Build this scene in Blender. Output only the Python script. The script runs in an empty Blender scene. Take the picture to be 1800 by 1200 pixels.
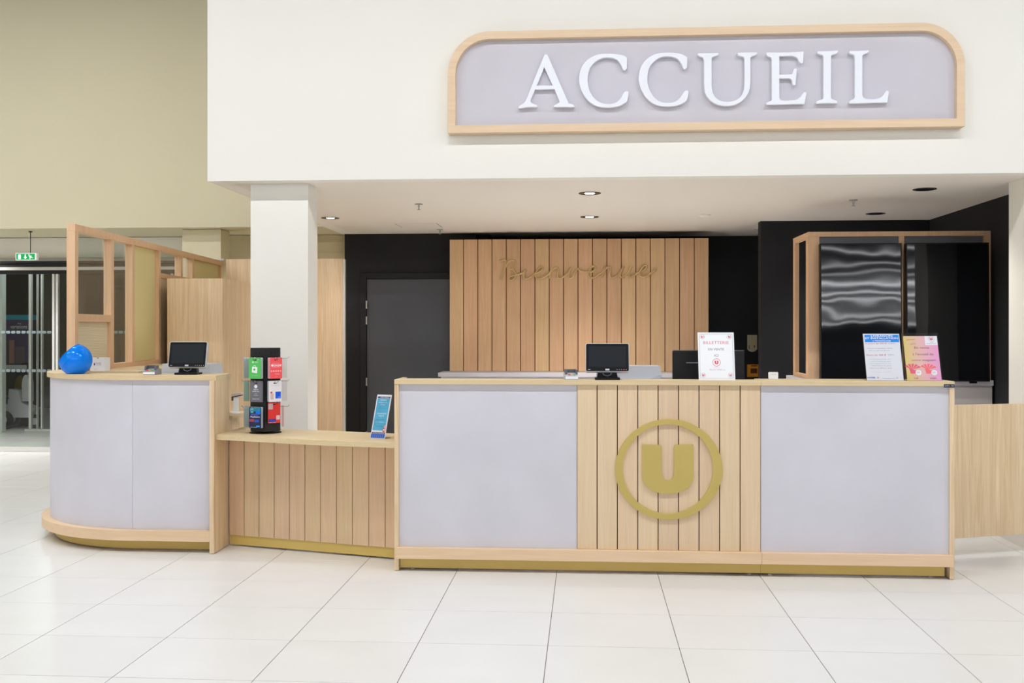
import bpy, bmesh, math, random
from mathutils import Vector, Matrix

random.seed(7)
SC = bpy.context.scene
COL = SC.collection

# ------------------------------------------------------------------ camera
F_PX, CX, HZ, CAM_H = 1850.0, 900.0, 580.0, 1.45
YAW = math.radians(4.02)
cam_d = bpy.data.cameras.new('camera')
cam = bpy.data.objects.new('camera', cam_d); COL.objects.link(cam)
cam.location = (0, 0, CAM_H)
cam.rotation_euler = (math.pi / 2, 0, YAW)
cam_d.sensor_fit = 'HORIZONTAL'; cam_d.sensor_width = 36.0
cam_d.lens = 36.0 * F_PX / 1800.0
cam_d.shift_y = -(600.0 - HZ) / 1800.0
cam_d.clip_end = 200
SC.camera = cam

# ------------------------------------------------------------------ world, lamps, exposure
w = bpy.data.worlds.new('world'); SC.world = w; w.use_nodes = True
w.node_tree.nodes['Background'].inputs[0].default_value = (0.55, 0.62, 0.75, 1)
w.node_tree.nodes['Background'].inputs[1].default_value = 0.03

# long LED lines hung under the hall ceiling, parallel to the desk
# flat downward LED battens: (y, x from, x to, strength)
BATTENS = [(7.6, -13.0 + 2.0 * k, -11.6 + 2.0 * k, 56) for k in range(5)] + [(4.1, -9.9 + 2.9 * k, -8.65 + 2.9 * k, 118) for k in range(7)]  # the first row is added, to brighten the left hall
# bare tube lines further back: (y, x from, x to, strength)
TUBES = [(-0.5, -10, 9, 11), (-5.0, -10, 9, 14)] + [(yy, -10, 34, 11) for yy in (-9.5, -14.0, -19.0, -24.0, -29.0)] + [(yy, -10, 34, 30) for yy in (-34.0, -40.0, -47.0, -56.0, -66.0)]
LAMP_Z, LAMP_R, CEIL_Z = 5.45, 0.045, 6.2
LAMP_COL = (0.975, 0.985, 1.015, 1)
def simple_obj(name, vs, fs, parent, m=None):
    me = bpy.data.meshes.new(name); me.from_pydata(vs, [], fs)
    if m: me.materials.append(m)
    o = bpy.data.objects.new(name, me); COL.objects.link(o); o.parent = parent
    return o
def lamp_mat(e):
    m = bpy.data.materials.new('lamp_glow'); m.use_nodes = True
    b = m.node_tree.nodes['Principled BSDF']
    b.inputs['Base Color'].default_value = (0.9, 0.9, 0.9, 1)
    b.inputs['Emission Color'].default_value = LAMP_COL
    b.inputs['Emission Strength'].default_value = e
    return m
def bx(x0, x1, y0, y1, z0, z1):
    return ([(x, y, z) for z in (z0, z1) for y in (y0, y1) for x in (x0, x1)],
            [(0, 2, 3, 1), (4, 5, 7, 6), (0, 1, 5, 4), (2, 6, 7, 3), (0, 4, 6, 2), (1, 3, 7, 5)])
def lamps():
    hm = bpy.data.materials.new('lamp_housing'); hm.use_nodes = True
    for i, (ly, x0, x1, e) in enumerate(BATTENS + TUBES):
        bat = i < len(BATTENS)
        root = bpy.data.objects.new('ceiling_batten' if bat else 'tube_lamp', None); COL.objects.link(root); root.location = ((x0 + x1) / 2, ly, LAMP_Z)
        root['label'] = ('flat white LED batten' if bat else 'long white tube light') + (' added over the left hall, out of the picture, to brighten it' if (bat and ly > 7) else ' hung from the hall ceiling above the desk front' if bat else ' hung in rows under the far hall ceiling')
        root['category'] = 'lamp'; root['group'] = 'LED battens of the hall' if bat else 'tube lamps of the hall'
        h = (x1 - x0) / 2
        if bat:
            simple_obj('housing', *bx(-h, h, -0.09, 0.09, 0.004, 0.06), root, hm)
            simple_obj('diffuser', [(-h, -0.08, 0), (h, -0.08, 0), (h, 0.08, 0), (-h, 0.08, 0)], [(3, 2, 1, 0)], root, lamp_mat(e))
        else:
            n = 10
            simple_obj('tube', [(x, LAMP_R * math.cos(2 * math.pi * k / n), LAMP_R * math.sin(2 * math.pi * k / n)) for x in (-h, h) for k in range(n)],
                       [(k, (k + 1) % n, n + (k + 1) % n, n + k) for k in range(n)] + [tuple(range(n - 1, -1, -1)), tuple(range(n, 2 * n))], root, lamp_mat(e))
        for x in (-h * 0.8, h * 0.8):
            simple_obj('hanger', *bx(x - 0.006, x + 0.006, -0.006, 0.006, 0.05, CEIL_Z - LAMP_Z), root, hm)
lamps()
SC.view_settings.view_transform = 'Standard'
SC.view_settings.look = 'None'
SC.view_settings.gamma = 1.0
SC.view_settings.use_curve_mapping = False
SC.view_settings.exposure = 0.1
SC.cycles.use_denoising = True

# ------------------------------------------------------------------ materials
def lin(c):
    out = []
    for v in c[:3]:
        v = v / 255.0
        out.append(v / 12.92 if v <= 0.04045 else ((v + 0.055) / 1.055) ** 2.4)
    return (*out, 1.0)

MATS = {}
def newmat(name):
    m = bpy.data.materials.new(name); m.use_nodes = True
    nt = m.node_tree
    return m, nt, nt.nodes['Principled BSDF']

def mat(name, col, rough=0.5, metal=0.0, spec=0.5, var=0.0, scale=3.0, bump=0.0, bscale=200.0, tint=0.0):
    if name in MATS: return MATS[name]
    m, nt, b = newmat(name)
    c = lin(col)
    b.inputs['Base Color'].default_value = c
    b.inputs['Roughness'].default_value = rough
    b.inputs['Metallic'].default_value = metal
    b.inputs['Specular IOR Level'].default_value = spec
    N, L = nt.nodes, nt.links
    if var or tint:
        tc = N.new('ShaderNodeTexCoord')
        nz = N.new('ShaderNodeTexNoise'); nz.inputs['Scale'].default_value = scale
        nz.inputs['Detail'].default_value = 5.0
        oi = N.new('ShaderNodeObjectInfo')
        add = N.new('ShaderNodeVectorMath'); add.operation = 'ADD'
        mul = N.new('ShaderNodeMath'); mul.operation = 'MULTIPLY'; mul.inputs[1].default_value = 31.0
        L.new(oi.outputs['Random'], mul.inputs[0])
        L.new(tc.outputs['Object'], add.inputs[0]); L.new(mul.outputs[0], add.inputs[1])
        L.new(add.outputs[0], nz.inputs['Vector'])
        mr = N.new('ShaderNodeMapRange')
        mr.inputs['From Min'].default_value = 0.3; mr.inputs['From Max'].default_value = 0.7
        mr.inputs['To Min'].default_value = 1 - var; mr.inputs['To Max'].default_value = 1 + var
        L.new(nz.outputs['Fac'], mr.inputs['Value'])
        t2 = N.new('ShaderNodeMapRange')
        t2.inputs['To Min'].default_value = 1 - tint; t2.inputs['To Max'].default_value = 1 + tint
        L.new(oi.outputs['Random'], t2.inputs['Value'])
        mm = N.new('ShaderNodeMath'); mm.operation = 'MULTIPLY'
        L.new(mr.outputs[0], mm.inputs[0]); L.new(t2.outputs[0], mm.inputs[1])
        hs = N.new('ShaderNodeHueSaturation'); hs.inputs['Color'].default_value = c
        L.new(mm.outputs[0], hs.inputs['Value'])
        L.new(hs.outputs[0], b.inputs['Base Color'])
    if bump:
        tc2 = N.new('ShaderNodeTexCoord')
        n2 = N.new('ShaderNodeTexNoise'); n2.inputs['Scale'].default_value = bscale
        bp = N.new('ShaderNodeBump'); bp.inputs['Strength'].default_value = bump
        bp.inputs['Distance'].default_value = 0.001
        L.new(tc2.outputs['Object'], n2.inputs['Vector'])
        L.new(n2.outputs['Fac'], bp.inputs['Height']); L.new(bp.outputs[0], b.inputs['Normal'])
    MATS[name] = m
    return m

def wood(name, c1, c2, grain=(28, 28, 1.1), rough=0.45, tint=0.08, hue=0.006, swirl=1.2):
    if name in MATS: return MATS[name]
    m, nt, b = newmat(name)
    N, L = nt.nodes, nt.links
    b.inputs['Roughness'].default_value = rough
    b.inputs['Specular IOR Level'].default_value = 0.35
    tc = N.new('ShaderNodeTexCoord'); oi = N.new('ShaderNodeObjectInfo')
    mul = N.new('ShaderNodeMath'); mul.operation = 'MULTIPLY'; mul.inputs[1].default_value = 53.0
    add = N.new('ShaderNodeVectorMath'); add.operation = 'ADD'
    L.new(oi.outputs['Random'], mul.inputs[0])
    L.new(tc.outputs['Object'], add.inputs[0]); L.new(mul.outputs[0], add.inputs[1])
    mp = N.new('ShaderNodeMapping'); mp.inputs['Scale'].default_value = grain
    L.new(add.outputs[0], mp.inputs['Vector'])
    n1 = N.new('ShaderNodeTexNoise'); n1.inputs['Scale'].default_value = 1.0
    n1.inputs['Detail'].default_value = 6.0; n1.inputs['Roughness'].default_value = 0.62
    n1.inputs['Distortion'].default_value = swirl
    L.new(mp.outputs[0], n1.inputs['Vector'])
    mp2 = N.new('ShaderNodeMapping'); mp2.inputs['Scale'].default_value = tuple(g * 5 for g in grain)
    L.new(add.outputs[0], mp2.inputs['Vector'])
    n2 = N.new('ShaderNodeTexNoise'); n2.inputs['Scale'].default_value = 1.0
    n2.inputs['Detail'].default_value = 3.0
    L.new(mp2.outputs[0], n2.inputs['Vector'])
    mx = N.new('ShaderNodeMath'); mx.operation = 'MULTIPLY_ADD'; mx.inputs[1].default_value = 0.35
    L.new(n2.outputs['Fac'], mx.inputs[0]); L.new(n1.outputs['Fac'], mx.inputs[2])
    cr = N.new('ShaderNodeValToRGB')
    cr.color_ramp.elements[0].position = 0.42; cr.color_ramp.elements[0].color = lin(c2)
    cr.color_ramp.elements[1].position = 0.92; cr.color_ramp.elements[1].color = lin(c1)
    L.new(mx.outputs[0], cr.inputs[0])
    hs = N.new('ShaderNodeHueSaturation')
    t2 = N.new('ShaderNodeMapRange'); t2.inputs['To Min'].default_value = 1 - tint; t2.inputs['To Max'].default_value = 1 + tint
    L.new(oi.outputs['Random'], t2.inputs['Value']); L.new(t2.outputs[0], hs.inputs['Value'])
    fr = N.new('ShaderNodeMath'); fr.operation = 'MULTIPLY'; fr.inputs[1].default_value = 7.31
    fr2 = N.new('ShaderNodeMath'); fr2.operation = 'FRACT'
    L.new(oi.outputs['Random'], fr.inputs[0]); L.new(fr.outputs[0], fr2.inputs[0])
    t3 = N.new('ShaderNodeMapRange'); t3.inputs['To Min'].default_value = 0.5 - hue; t3.inputs['To Max'].default_value = 0.5 + hue
    L.new(fr2.outputs[0], t3.inputs['Value']); L.new(t3.outputs[0], hs.inputs['Hue'])
    L.new(cr.outputs[0], hs.inputs['Color']); L.new(hs.outputs[0], b.inputs['Base Color'])
    bp = N.new('ShaderNodeBump'); bp.inputs['Strength'].default_value = 0.12; bp.inputs['Distance'].default_value = 0.0008
    L.new(n2.outputs['Fac'], bp.inputs['Height']); L.new(bp.outputs[0], b.inputs['Normal'])
    MATS[name] = m
    return m

def glass(name, tintc=(0.95, 0.97, 0.96), gloss=0.02, rough=0.02):
    if name in MATS: return MATS[name]
    m = bpy.data.materials.new(name); m.use_nodes = True
    nt = m.node_tree; N, L = nt.nodes, nt.links
    N.clear()
    out = N.new('ShaderNodeOutputMaterial')
    tr = N.new('ShaderNodeBsdfTransparent'); tr.inputs[0].default_value = (*tintc, 1)
    gl = N.new('ShaderNodeBsdfGlossy'); gl.inputs['Roughness'].default_value = rough
    fr = N.new('ShaderNodeFresnel'); fr.inputs['IOR'].default_value = 1.5
    ad = N.new('ShaderNodeMath'); ad.operation = 'ADD'; ad.inputs[1].default_value = gloss
    mx = N.new('ShaderNodeMixShader')
    ge = N.new('ShaderNodeNewGeometry'); inv = N.new('ShaderNodeMath'); inv.operation = 'SUBTRACT'; inv.inputs[0].default_value = 1.0
    L.new(ge.outputs['Backfacing'], inv.inputs[1])
    mu = N.new('ShaderNodeMath'); mu.operation = 'MULTIPLY'
    L.new(fr.outputs[0], ad.inputs[0]); L.new(ad.outputs[0], mu.inputs[0]); L.new(inv.outputs[0], mu.inputs[1]); L.new(mu.outputs[0], mx.inputs[0])
    L.new(tr.outputs[0], mx.inputs[1]); L.new(gl.outputs[0], mx.inputs[2])
    L.new(mx.outputs[0], out.inputs[0])
    MATS[name] = m
    return m

def emit(name, col, strength):
    if name in MATS: return MATS[name]
    m, nt, b = newmat(name)
    b.inputs['Base Color'].default_value = lin(col)
    b.inputs['Emission Color'].default_value = lin(col)
    b.inputs['Emission Strength'].default_value = strength
    MATS[name] = m
    return m

WHITE = mat('white_paint', (243, 241, 233), 0.7, spec=0.2, var=0.006, scale=1.2)
CREAM = mat('cream_paint', (215, 207, 177), 0.75, spec=0.2, var=0.012, scale=0.8)
SOFFIT = mat('soffit_paint', (240, 233, 224), 0.8, spec=0.1, var=0.006, scale=1.0)
BLACK = mat('black_paint', (35, 36, 39), 0.6, spec=0.25, var=0.05, scale=2.0, bump=0.15, bscale=350)
DOORGREY = mat('door_grey', (80, 83, 90), 0.45, spec=0.35, var=0.03, scale=2.0)
BEECH = wood('beech_plank', (231, 207, 174), (220, 192, 155), tint=0.04, hue=0.006)
BEECHB = wood('beech_plank_amber', (228, 192, 152), (212, 172, 130), tint=0.055, hue=0.008)
BEECHL = wood('beech_plank_mid', (234, 205, 168), (220, 189, 150), tint=0.045, hue=0.008)
BEECHX = wood('beech_rail', (236, 207, 172), (226, 193, 155), grain=(1.1, 28, 28), tint=0.02)
FRAMEW = wood('frame_beech', (234, 198, 160), (220, 180, 140), tint=0.02, hue=0.002)
OAKX = wood('oak_top', (228, 208, 168), (216, 192, 148), grain=(1.4, 40, 40), tint=0.02, hue=0.003)
OAKZ = wood('oak_panel', (241, 219, 184), (214, 183, 140), grain=(22, 22, 0.9), tint=0.02, hue=0.003, swirl=1.6)
SIGNW = wood('sign_oak', (236, 212, 178), (224, 197, 160), grain=(1.2, 30, 30), tint=0.02)
CONC = mat('grey_laminate', (212, 210, 218), 0.5, spec=0.3, var=0.045, scale=2.2)
SIGNG = mat('sign_grey', (207, 204, 212), 0.55, spec=0.25, var=0.04, scale=1.6)
GOLD = mat('gold_paint', (214, 186, 106), 0.45, spec=0.4, var=0.02)
LOGO = mat('logo_gold', (197, 175, 100), 0.5, spec=0.3, var=0.015, scale=6)
DARK = mat('dark_gap', (112, 68, 54), 0.8, spec=0.1)
BLKP = mat('black_plastic', (16, 16, 18), 0.4, spec=0.22)
BLKM = mat('black_metal', (30, 30, 32), 0.4, spec=0.5, var=0.05, scale=30)
SCREEN = mat('dark_screen', (34, 38, 42), 0.3, spec=0.2)
SILVER = mat('silver_plastic', (196, 199, 205), 0.35, spec=0.5)
GREYP = mat('grey_plastic', (150, 150, 158), 0.4, spec=0.5)
DGREYP = mat('dark_grey_plastic', (88, 88, 98), 0.4, spec=0.5)
CHROME = mat('brushed_metal', (190, 190, 190), 0.3, metal=1.0)
ALU = mat('aluminium', (214, 213, 208), 0.4, metal=0.2)
PAPER = mat('paper_white', (243, 245, 247), 0.5, spec=0.3)
TILE = mat('floor_tile', (228, 227, 223), 0.32, spec=0.45, var=0.022, scale=2.4, tint=0.012)
GROUT = mat('grout', (128, 112, 106), 0.9, spec=0.1)
GLASS = glass('clear_glass')
ACRYL = glass('acrylic', (0.97, 0.97, 0.98), 0.05, 0.05)
def flat(r, g, b, rough=0.5):
    return mat('print_%d_%d_%d' % (r, g, b), (r, g, b), rough, spec=0.3)

# ------------------------------------------------------------------ geometry helpers
class MB:
    """collects boxes, prisms, tubes; build() links them as ONE mesh object"""
    def __init__(s): s.v = []; s.f = []
    def add(s, vs, fs):
        o = len(s.v); s.v += [tuple(v) for v in vs]; s.f += [tuple(i + o for i in f) for f in fs]; return s
    def box(s, x0, x1, y0, y1, z0, z1, bev=0.0):
        if x0 > x1: x0, x1 = x1, x0
        if y0 > y1: y0, y1 = y1, y0
        if z0 > z1: z0, z1 = z1, z0
        vs = [(x, y, z) for z in (z0, z1) for y in (y0, y1) for x in (x0, x1)]
        fs = [(0, 2, 3, 1), (4, 5, 7, 6), (0, 1, 5, 4), (2, 6, 7, 3), (0, 4, 6, 2), (1, 3, 7, 5)]
        if bev:
            bm = bmesh.new()
            bv = [bm.verts.new(v) for v in vs]
            for f in fs: bm.faces.new([bv[i] for i in f])
            bmesh.ops.bevel(bm, geom=bm.edges[:], offset=bev, segments=2, affect='EDGES', profile=0.5)
            bm.verts.index_update()
            r = s.add([v.co for v in bm.verts], [[v.index for v in f.verts] for f in bm.faces])
            bm.free(); return r
        return s.add(vs, fs)
    def prism(s, poly, a0, a1, axis='z'):
        """polygon extruded: axis z -> (x,y); axis y -> (x,z) ; axis x -> (y,z)"""
        n = len(poly)
        def mk(p, a):
            return {'z': (p[0], p[1], a), 'y': (p[0], a, p[1]), 'x': (a, p[0], p[1])}[axis]
        vs = [mk(p, a0) for p in poly] + [mk(p, a1) for p in poly]
        fs = [tuple(range(n - 1, -1, -1)), tuple(range(n, 2 * n))]
        fs += [(i, (i + 1) % n, n + (i + 1) % n, n + i) for i in range(n)]
        return s.add(vs, fs)
    def tube(s, pts, r, n=8, caps=True, flat_y=1.0):
        pts = [Vector(p) for p in pts]
        rings = []
        for i, p in enumerate(pts):
            t = (pts[min(i + 1, len(pts) - 1)] - pts[max(i - 1, 0)])
            if t.length < 1e-9: t = Vector((1, 0, 0))
            t.normalize()
            up = Vector((0, 1, 0)) if abs(t.y) < 0.9 else Vector((0, 0, 1))
            a = t.cross(up).normalized(); b = t.cross(a).normalized()
            rr = r[i] if isinstance(r, (list, tuple)) else r
            rings.append([p + a * rr * math.cos(2 * math.pi * k / n) + b * rr * flat_y * math.sin(2 * math.pi * k / n) for k in range(n)])
        vs = [v for rg in rings for v in rg]
        fs = []
        for i in range(len(rings) - 1):
            for k in range(n):
                fs.append((i * n + k, i * n + (k + 1) % n, (i + 1) * n + (k + 1) % n, (i + 1) * n + k))
        if caps:
            fs.append(tuple(range(n - 1, -1, -1))); fs.append(tuple((len(rings) - 1) * n + k for k in range(n)))
        return s.add(vs, fs)
    def lathe(s, prof, c=(0, 0, 0), n=24, cap=True):
        vs = []; fs = []
        for r, z in prof:
            for k in range(n):
                a = 2 * math.pi * k / n
                vs.append((c[0] + r * math.cos(a), c[1] + r * math.sin(a), c[2] + z))
        for i in range(len(prof) - 1):
            for k in range(n):
                fs.append((i * n + k, i * n + (k + 1) % n, (i + 1) * n + (k + 1) % n, (i + 1) * n + k))
        if cap:
            fs.append(tuple(range(n - 1, -1, -1))); fs.append(tuple((len(prof) - 1) * n + k for k in range(n)))
        return s.add(vs, fs)
    def xform(s, m):
        s.v = [tuple(m @ Vector(v)) for v in s.v]; return s
    def build(s, name, m, parent=None, smooth=False):
        me = bpy.data.meshes.new(name)
        me.from_pydata(s.v, [], s.f); me.validate()
        bm = bmesh.new(); bm.from_mesh(me)
        bmesh.ops.recalc_face_normals(bm, faces=bm.faces[:]); bm.to_mesh(me); bm.free()
        return link(name, me, m, parent, smooth)

def link(name, me, m, parent=None, smooth=False):
    me.materials.clear(); me.materials.append(m)
    if smooth:
        me.polygons.foreach_set('use_smooth', [True] * len(me.polygons))
        me.set_sharp_from_angle(angle=math.radians(35))
    o = bpy.data.objects.new(name, me); COL.objects.link(o)
    if parent is not None: o.parent = parent
    return o

def tag(o, label, cat=None, group=None, kind=None):
    o['label'] = label
    if cat: o['category'] = cat
    if group: o['group'] = group
    if kind: o['kind'] = kind
    return o
def empty(name, loc=(0, 0, 0), rz=0.0, rx=0.0):
    o = bpy.data.objects.new(name, None); COL.objects.link(o)
    o.location = loc; o.rotation_euler = (rx, 0, rz); o.empty_display_size = 0.1
    return o
def thing(name, label, cat, loc=(0, 0, 0), rz=0.0, group=None, rx=0.0):
    return tag(empty(name, loc, rz, rx), label, cat, group)
def struct(name, mb, m, label, parent=None):
    o = mb.build(name, m, parent)
    return tag(o, label, kind='structure')

def curve_mesh(cu):
    o = bpy.data.objects.new('tmp_curve', cu)
    COL.objects.link(o)
    dg = bpy.context.evaluated_depsgraph_get()
    me = bpy.data.meshes.new_from_object(o.evaluated_get(dg))
    bpy.data.objects.remove(o); bpy.data.curves.remove(cu)
    return me
STAND = Matrix.Rotation(math.pi / 2, 4, 'X')      # (x,y,z) -> x right, y up becomes z, faces -Y
def text_part(s, cx, cz, wdt, hgt, m, parent, y=0.0, name='lettering', depth=0.0004, bold=0.0, rot=0.0):
    cu = bpy.data.curves.new('txt', 'FONT'); cu.body = s
    cu.align_x = 'CENTER'; cu.align_y = 'CENTER'; cu.size = 1.0
    cu.resolution_u = 3; cu.offset = bold
    me = curve_mesh(cu)
    xs = [v.co.x for v in me.vertices]; ys = [v.co.y for v in me.vertices]
    if not xs: return None
    sx = wdt / max(1e-6, max(xs) - min(xs)); sy = hgt / max(1e-6, max(ys) - min(ys))
    mx, my = (max(xs) + min(xs)) / 2, (max(ys) + min(ys)) / 2
    me.transform(Matrix.Translation((cx, y, cz)) @ Matrix.Rotation(-rot, 4, 'Y') @ STAND @ Matrix.Diagonal((sx, sy, 1, 1)) @ Matrix.Translation((-mx, -my, 0)))
    return link(name, me, m, parent)
def outline_part(name, loops, y0, y1, m, parent, bevel=0.0):
    """2D loops in (x,z) -> slab between y0 (front) and y1 (back); inner loops are holes"""
    cu = bpy.data.curves.new('outl', 'CURVE'); cu.dimensions = '2D'; cu.fill_mode = 'BOTH'
    cu.extrude = (y1 - y0) / 2 - bevel; cu.bevel_depth = bevel; cu.bevel_resolution = 2
    if bevel: cu.offset = -bevel
    for lp in loops:
        sp = cu.splines.new('POLY'); sp.points.add(len(lp) - 1)
        for p, q in zip(sp.points, lp): p.co = (q[0], q[1], 0, 1)
        sp.use_cyclic_u = True
    me = curve_mesh(cu)
    me.transform(Matrix.Translation((0, (y0 + y1) / 2, 0)) @ STAND)
    return link(name, me, m, parent)

def cam_ray(px, py):
    u = (px - CX) / F_PX; v = (HZ - py) / F_PX
    s, c = math.sin(YAW), math.cos(YAW)
    return (-s + u * c, c + u * s, v)
def on_y(px, py, Y):                      # point of the plane at depth Y
    r = cam_ray(px, py); t = Y / r[1]
    return (r[0] * t, CAM_H + r[2] * t)
def smooth_loop(pts, closed=True, n=6):
    """Catmull-Rom through points; a point with a third value True is a sharp corner"""
    P = [(p[0], p[1]) for p in pts]; C = [len(p) > 2 and p[2] for p in pts]
    out = []; N = len(P); rng = N if closed else N - 1
    for i in range(rng):
        p1, p2 = P[i], P[(i + 1) % N]
        p0 = P[i - 1] if (closed or i > 0) else p1
        p3 = P[(i + 2) % N] if (closed or i + 2 < N) else p2
        if C[i]: p0 = p1
        if C[(i + 1) % N]: p3 = p2
        if C[i] and C[(i + 1) % N]:
            out.append(p1); continue
        for k in range(n):
            t = k / n
            out.append(tuple(0.5 * (2 * p1[d] + (p2[d] - p0[d]) * t + (2 * p0[d] - 5 * p1[d] + 4 * p2[d] - p3[d]) * t * t
                                    + (3 * p1[d] - p0[d] - 3 * p2[d] + p3[d]) * t ** 3) for d in (0, 1)))
    if not closed: out.append(P[-1])
    return out
def arc(cx, cy, r, a0, a1, n=12, ry=None):
    ry = r if ry is None else ry
    return [(cx + r * math.cos(math.radians(a0 + (a1 - a0) * i / n)), cy + ry * math.sin(math.radians(a0 + (a1 - a0) * i / n))) for i in range(n + 1)]
def rrect(x0, x1, z0, z1, r, n=4):
    return arc(x1 - r, z1 - r, r, 0, 90, n) + arc(x0 + r, z1 - r, r, 90, 180, n) + arc(x0 + r, z0 + r, r, 180, 270, n) + arc(x1 - r, z0 + r, r, 270, 360, n)

# ================================================================== THE SETTING
ZC = 2.55          # underside of the lowered ceiling over the desk
YF = 7.60          # fascia plane
HALL = 6.2
# ---- floor: grout bed with laid tiles
FX0, FPX, FY0, FPY = -0.175, 0.6, 5.406, 0.567
flo = struct('floor', MB().box(-14, 40, -72, 24, -0.12, -0.003), None or GROUT, 'pale square tiled floor with thin grey joints')
def floor_far():
    m, nt, b = newmat('tiled_floor_far'); N, L = nt.nodes, nt.links
    b.inputs['Roughness'].default_value = 0.35
    tc = N.new('ShaderNodeTexCoord'); mp = N.new('ShaderNodeMapping')
    mp.inputs['Location'].default_value = (-FX0, -FY0, 0)
    L.new(tc.outputs['Object'], mp.inputs['Vector'])
    br = N.new('ShaderNodeTexBrick'); br.offset = 0.0
    br.inputs['Scale'].default_value = 1.0
    br.inputs['Brick Width'].default_value = FPX; br.inputs['Row Height'].default_value = FPY
    br.inputs['Mortar Size'].default_value = 0.003
    br.inputs['Color1'].default_value = lin((228, 227, 223)); br.inputs['Color2'].default_value = lin((226, 225, 221))
    br.inputs['Mortar'].default_value = lin((128, 112, 106))
    L.new(mp.outputs[0], br.inputs['Vector']); L.new(br.outputs[0], b.inputs['Base Color'])
    return m
FARM = floor_far()
J = 0.0017
tile_me = None
ntile = 0
seen = set()
for i in range(-14, 9):
    for j in range(-4, 13):
        x0, y0 = FX0 + i * FPX, FY0 + j * FPY
        cxx, cyy = x0 + FPX / 2, y0 + FPY / 2
        s, c = math.sin(YAW), math.cos(YAW)
        vis = False
        for (ax, ay) in ((x0, y0), (x0 + FPX, y0), (x0, y0 + FPY), (x0 + FPX, y0 + FPY)):
            d = -s * ax + c * ay
            if d < 1: continue
            px = CX + F_PX * (c * ax + s * ay) / d; py = HZ + F_PX * CAM_H / d
            if -20 < px < 1820 and py < 1215: vis = True
        if not vis: continue
        if cyy > 7.15 and -3.2 < cxx < 2.3: continue
        if cyy > 8.0 and -3.9 < cxx: continue
        if cyy > 6.6 and -0.9 < cxx < 1.9: continue
        if y0 + FPY > 12.1: continue
        if cxx > 3.6: continue
        if tile_me is None:
            t = MB().box(J, FPX - J, J, FPY - J, -0.003, 0.0, 0.0009)
            o = t.build('tile', TILE, flo); tile_me = o.data
        else:
            o = bpy.data.objects.new('tile', tile_me); COL.objects.link(o); o.parent = flo
        o.location = (x0, y0, 0); ntile += 1
        seen.add((i, j))
print('tiles', ntile)
flo.data.materials.clear(); flo.data.materials.append(FARM)

# ---- hall shell
struct('ceiling', MB().box(-14, 40, -72, 12.6, HALL, HALL + 0.1), mat('hall_ceiling', (92, 93, 98), 0.8), 'high grey ceiling of the hall')
struct('wall_rear', MB().box(-14, 40, -72.2, -72, 0, HALL), mat('far_shelves', (96, 98, 104), 0.8), 'grey wall at the far end of the hall, behind the viewer')
struct('wall_left', MB().box(-14.2, -14, -72, 12.6, 0, HALL), CREAM, 'cream side wall of the hall on the left')
struct('wall_right', MB().box(40, 40.2, -72, 12.6, 0, HALL), WHITE, 'white side wall of the hall on the right')
# ---- fascia over the desk
struct('wall_fascia', MB().box(-2.79, 40, YF, YF + 0.14, ZC, HALL), WHITE, 'tall white fascia above the reception desk carrying the big sign')
struct('wall_fascia_return', MB().box(-2.79, -2.65, YF + 0.14, 12.6, ZC, HALL), WHITE, 'white left return of the fascia block')
cl = struct('ceiling_alcove', MB().box(-2.65, 40, YF + 0.14, 12.6, ZC, ZC + 0.12), SOFFIT, 'low pale ceiling over the reception desk with downlights')
# ---- cream bulkhead over the entrance
struct('wall_entrance', MB().box(-14, -2.8, 11.05, 11.2, ZC + 0.005, HALL), CREAM, 'plain cream wall above the glass entrance on the left')
struct('ceiling_entrance', MB().box(-14, -2.8, 11.2, 13.0, ZC + 0.005, ZC + 0.12), CREAM, 'low cream ceiling of the entrance recess behind the cream wall')
# ---- column near the entrance
struct('column_entrance', MB().box(-4.40, -3.97, 11.22, 11.5, 0, ZC), CREAM, 'square cream column behind the glazed partition')
# cream wall behind the office
wb = struct('wall_office', MB().box(-4.345, -2.76, 12.0, 12.15, 0, ZC), CREAM, 'cream panelled wall seen above the oak office panels')
MB().box(-3.9, -2.78, 11.985, 12.0, 2.46, 2.475).build('ledge', CREAM, wb)
MB().box(-3.9, -2.78, 11.99, 12.0, 2.34, 2.35).build('ledge', CREAM, wb)
MB().box(-3.84, -3.80, 11.985, 12.0, 0.0, 2.46).build('batten', CREAM, wb)
# ---- black alcove walls
struct('wall_back', MB().box(-2.76, -1.256, 11.90, 12.05, 0, ZC), BLACK, 'matt black rear wall holding the grey door')
struct('wall_recess', MB().box(-1.256, 3.56, 12.45, 12.6, 0, ZC), BLACK, 'black rear wall of the recess behind the plank panel')
struct('wall_recess_return', MB().box(-1.256, -1.12, 12.05, 12.45, 0, ZC), BLACK, 'short black return at the left of the recess')
struct('wall_block', MB().box(1.758, 3.56, 10.77, 10.92, 0, ZC), BLACK, 'projecting black wall behind the two tall screens')
struct('wall_alcove_right', MB().box(3.42, 3.56, 8.1, 10.77, 0, ZC), BLACK, 'black side wall beside the right screen')
# ---- white columns of the opening
struct('column_left', MB().box(-2.515, -2.076, 7.755, 8.03, 0, ZC), WHITE, 'white rectangular column rising behind the low counter')
rc = struct('column_right', MB().box(3.15, 4.2, YF + 0.14, 8.1, 0, ZC), WHITE, 'wide white column at the right end of the opening')
struct('baseboard_right', MB().box(2.90, 3.14, 7.15, 8.1, 0, 0.10), mat('plinth_tile', (226, 223, 216), 0.4), 'low pale tiled plinth at the foot of the right column')
struct('wall_side_right', MB().box(4.2, 40, YF + 0.14, 7.9, 0, ZC), WHITE, 'white wall continuing to the right of the opening')

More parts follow.
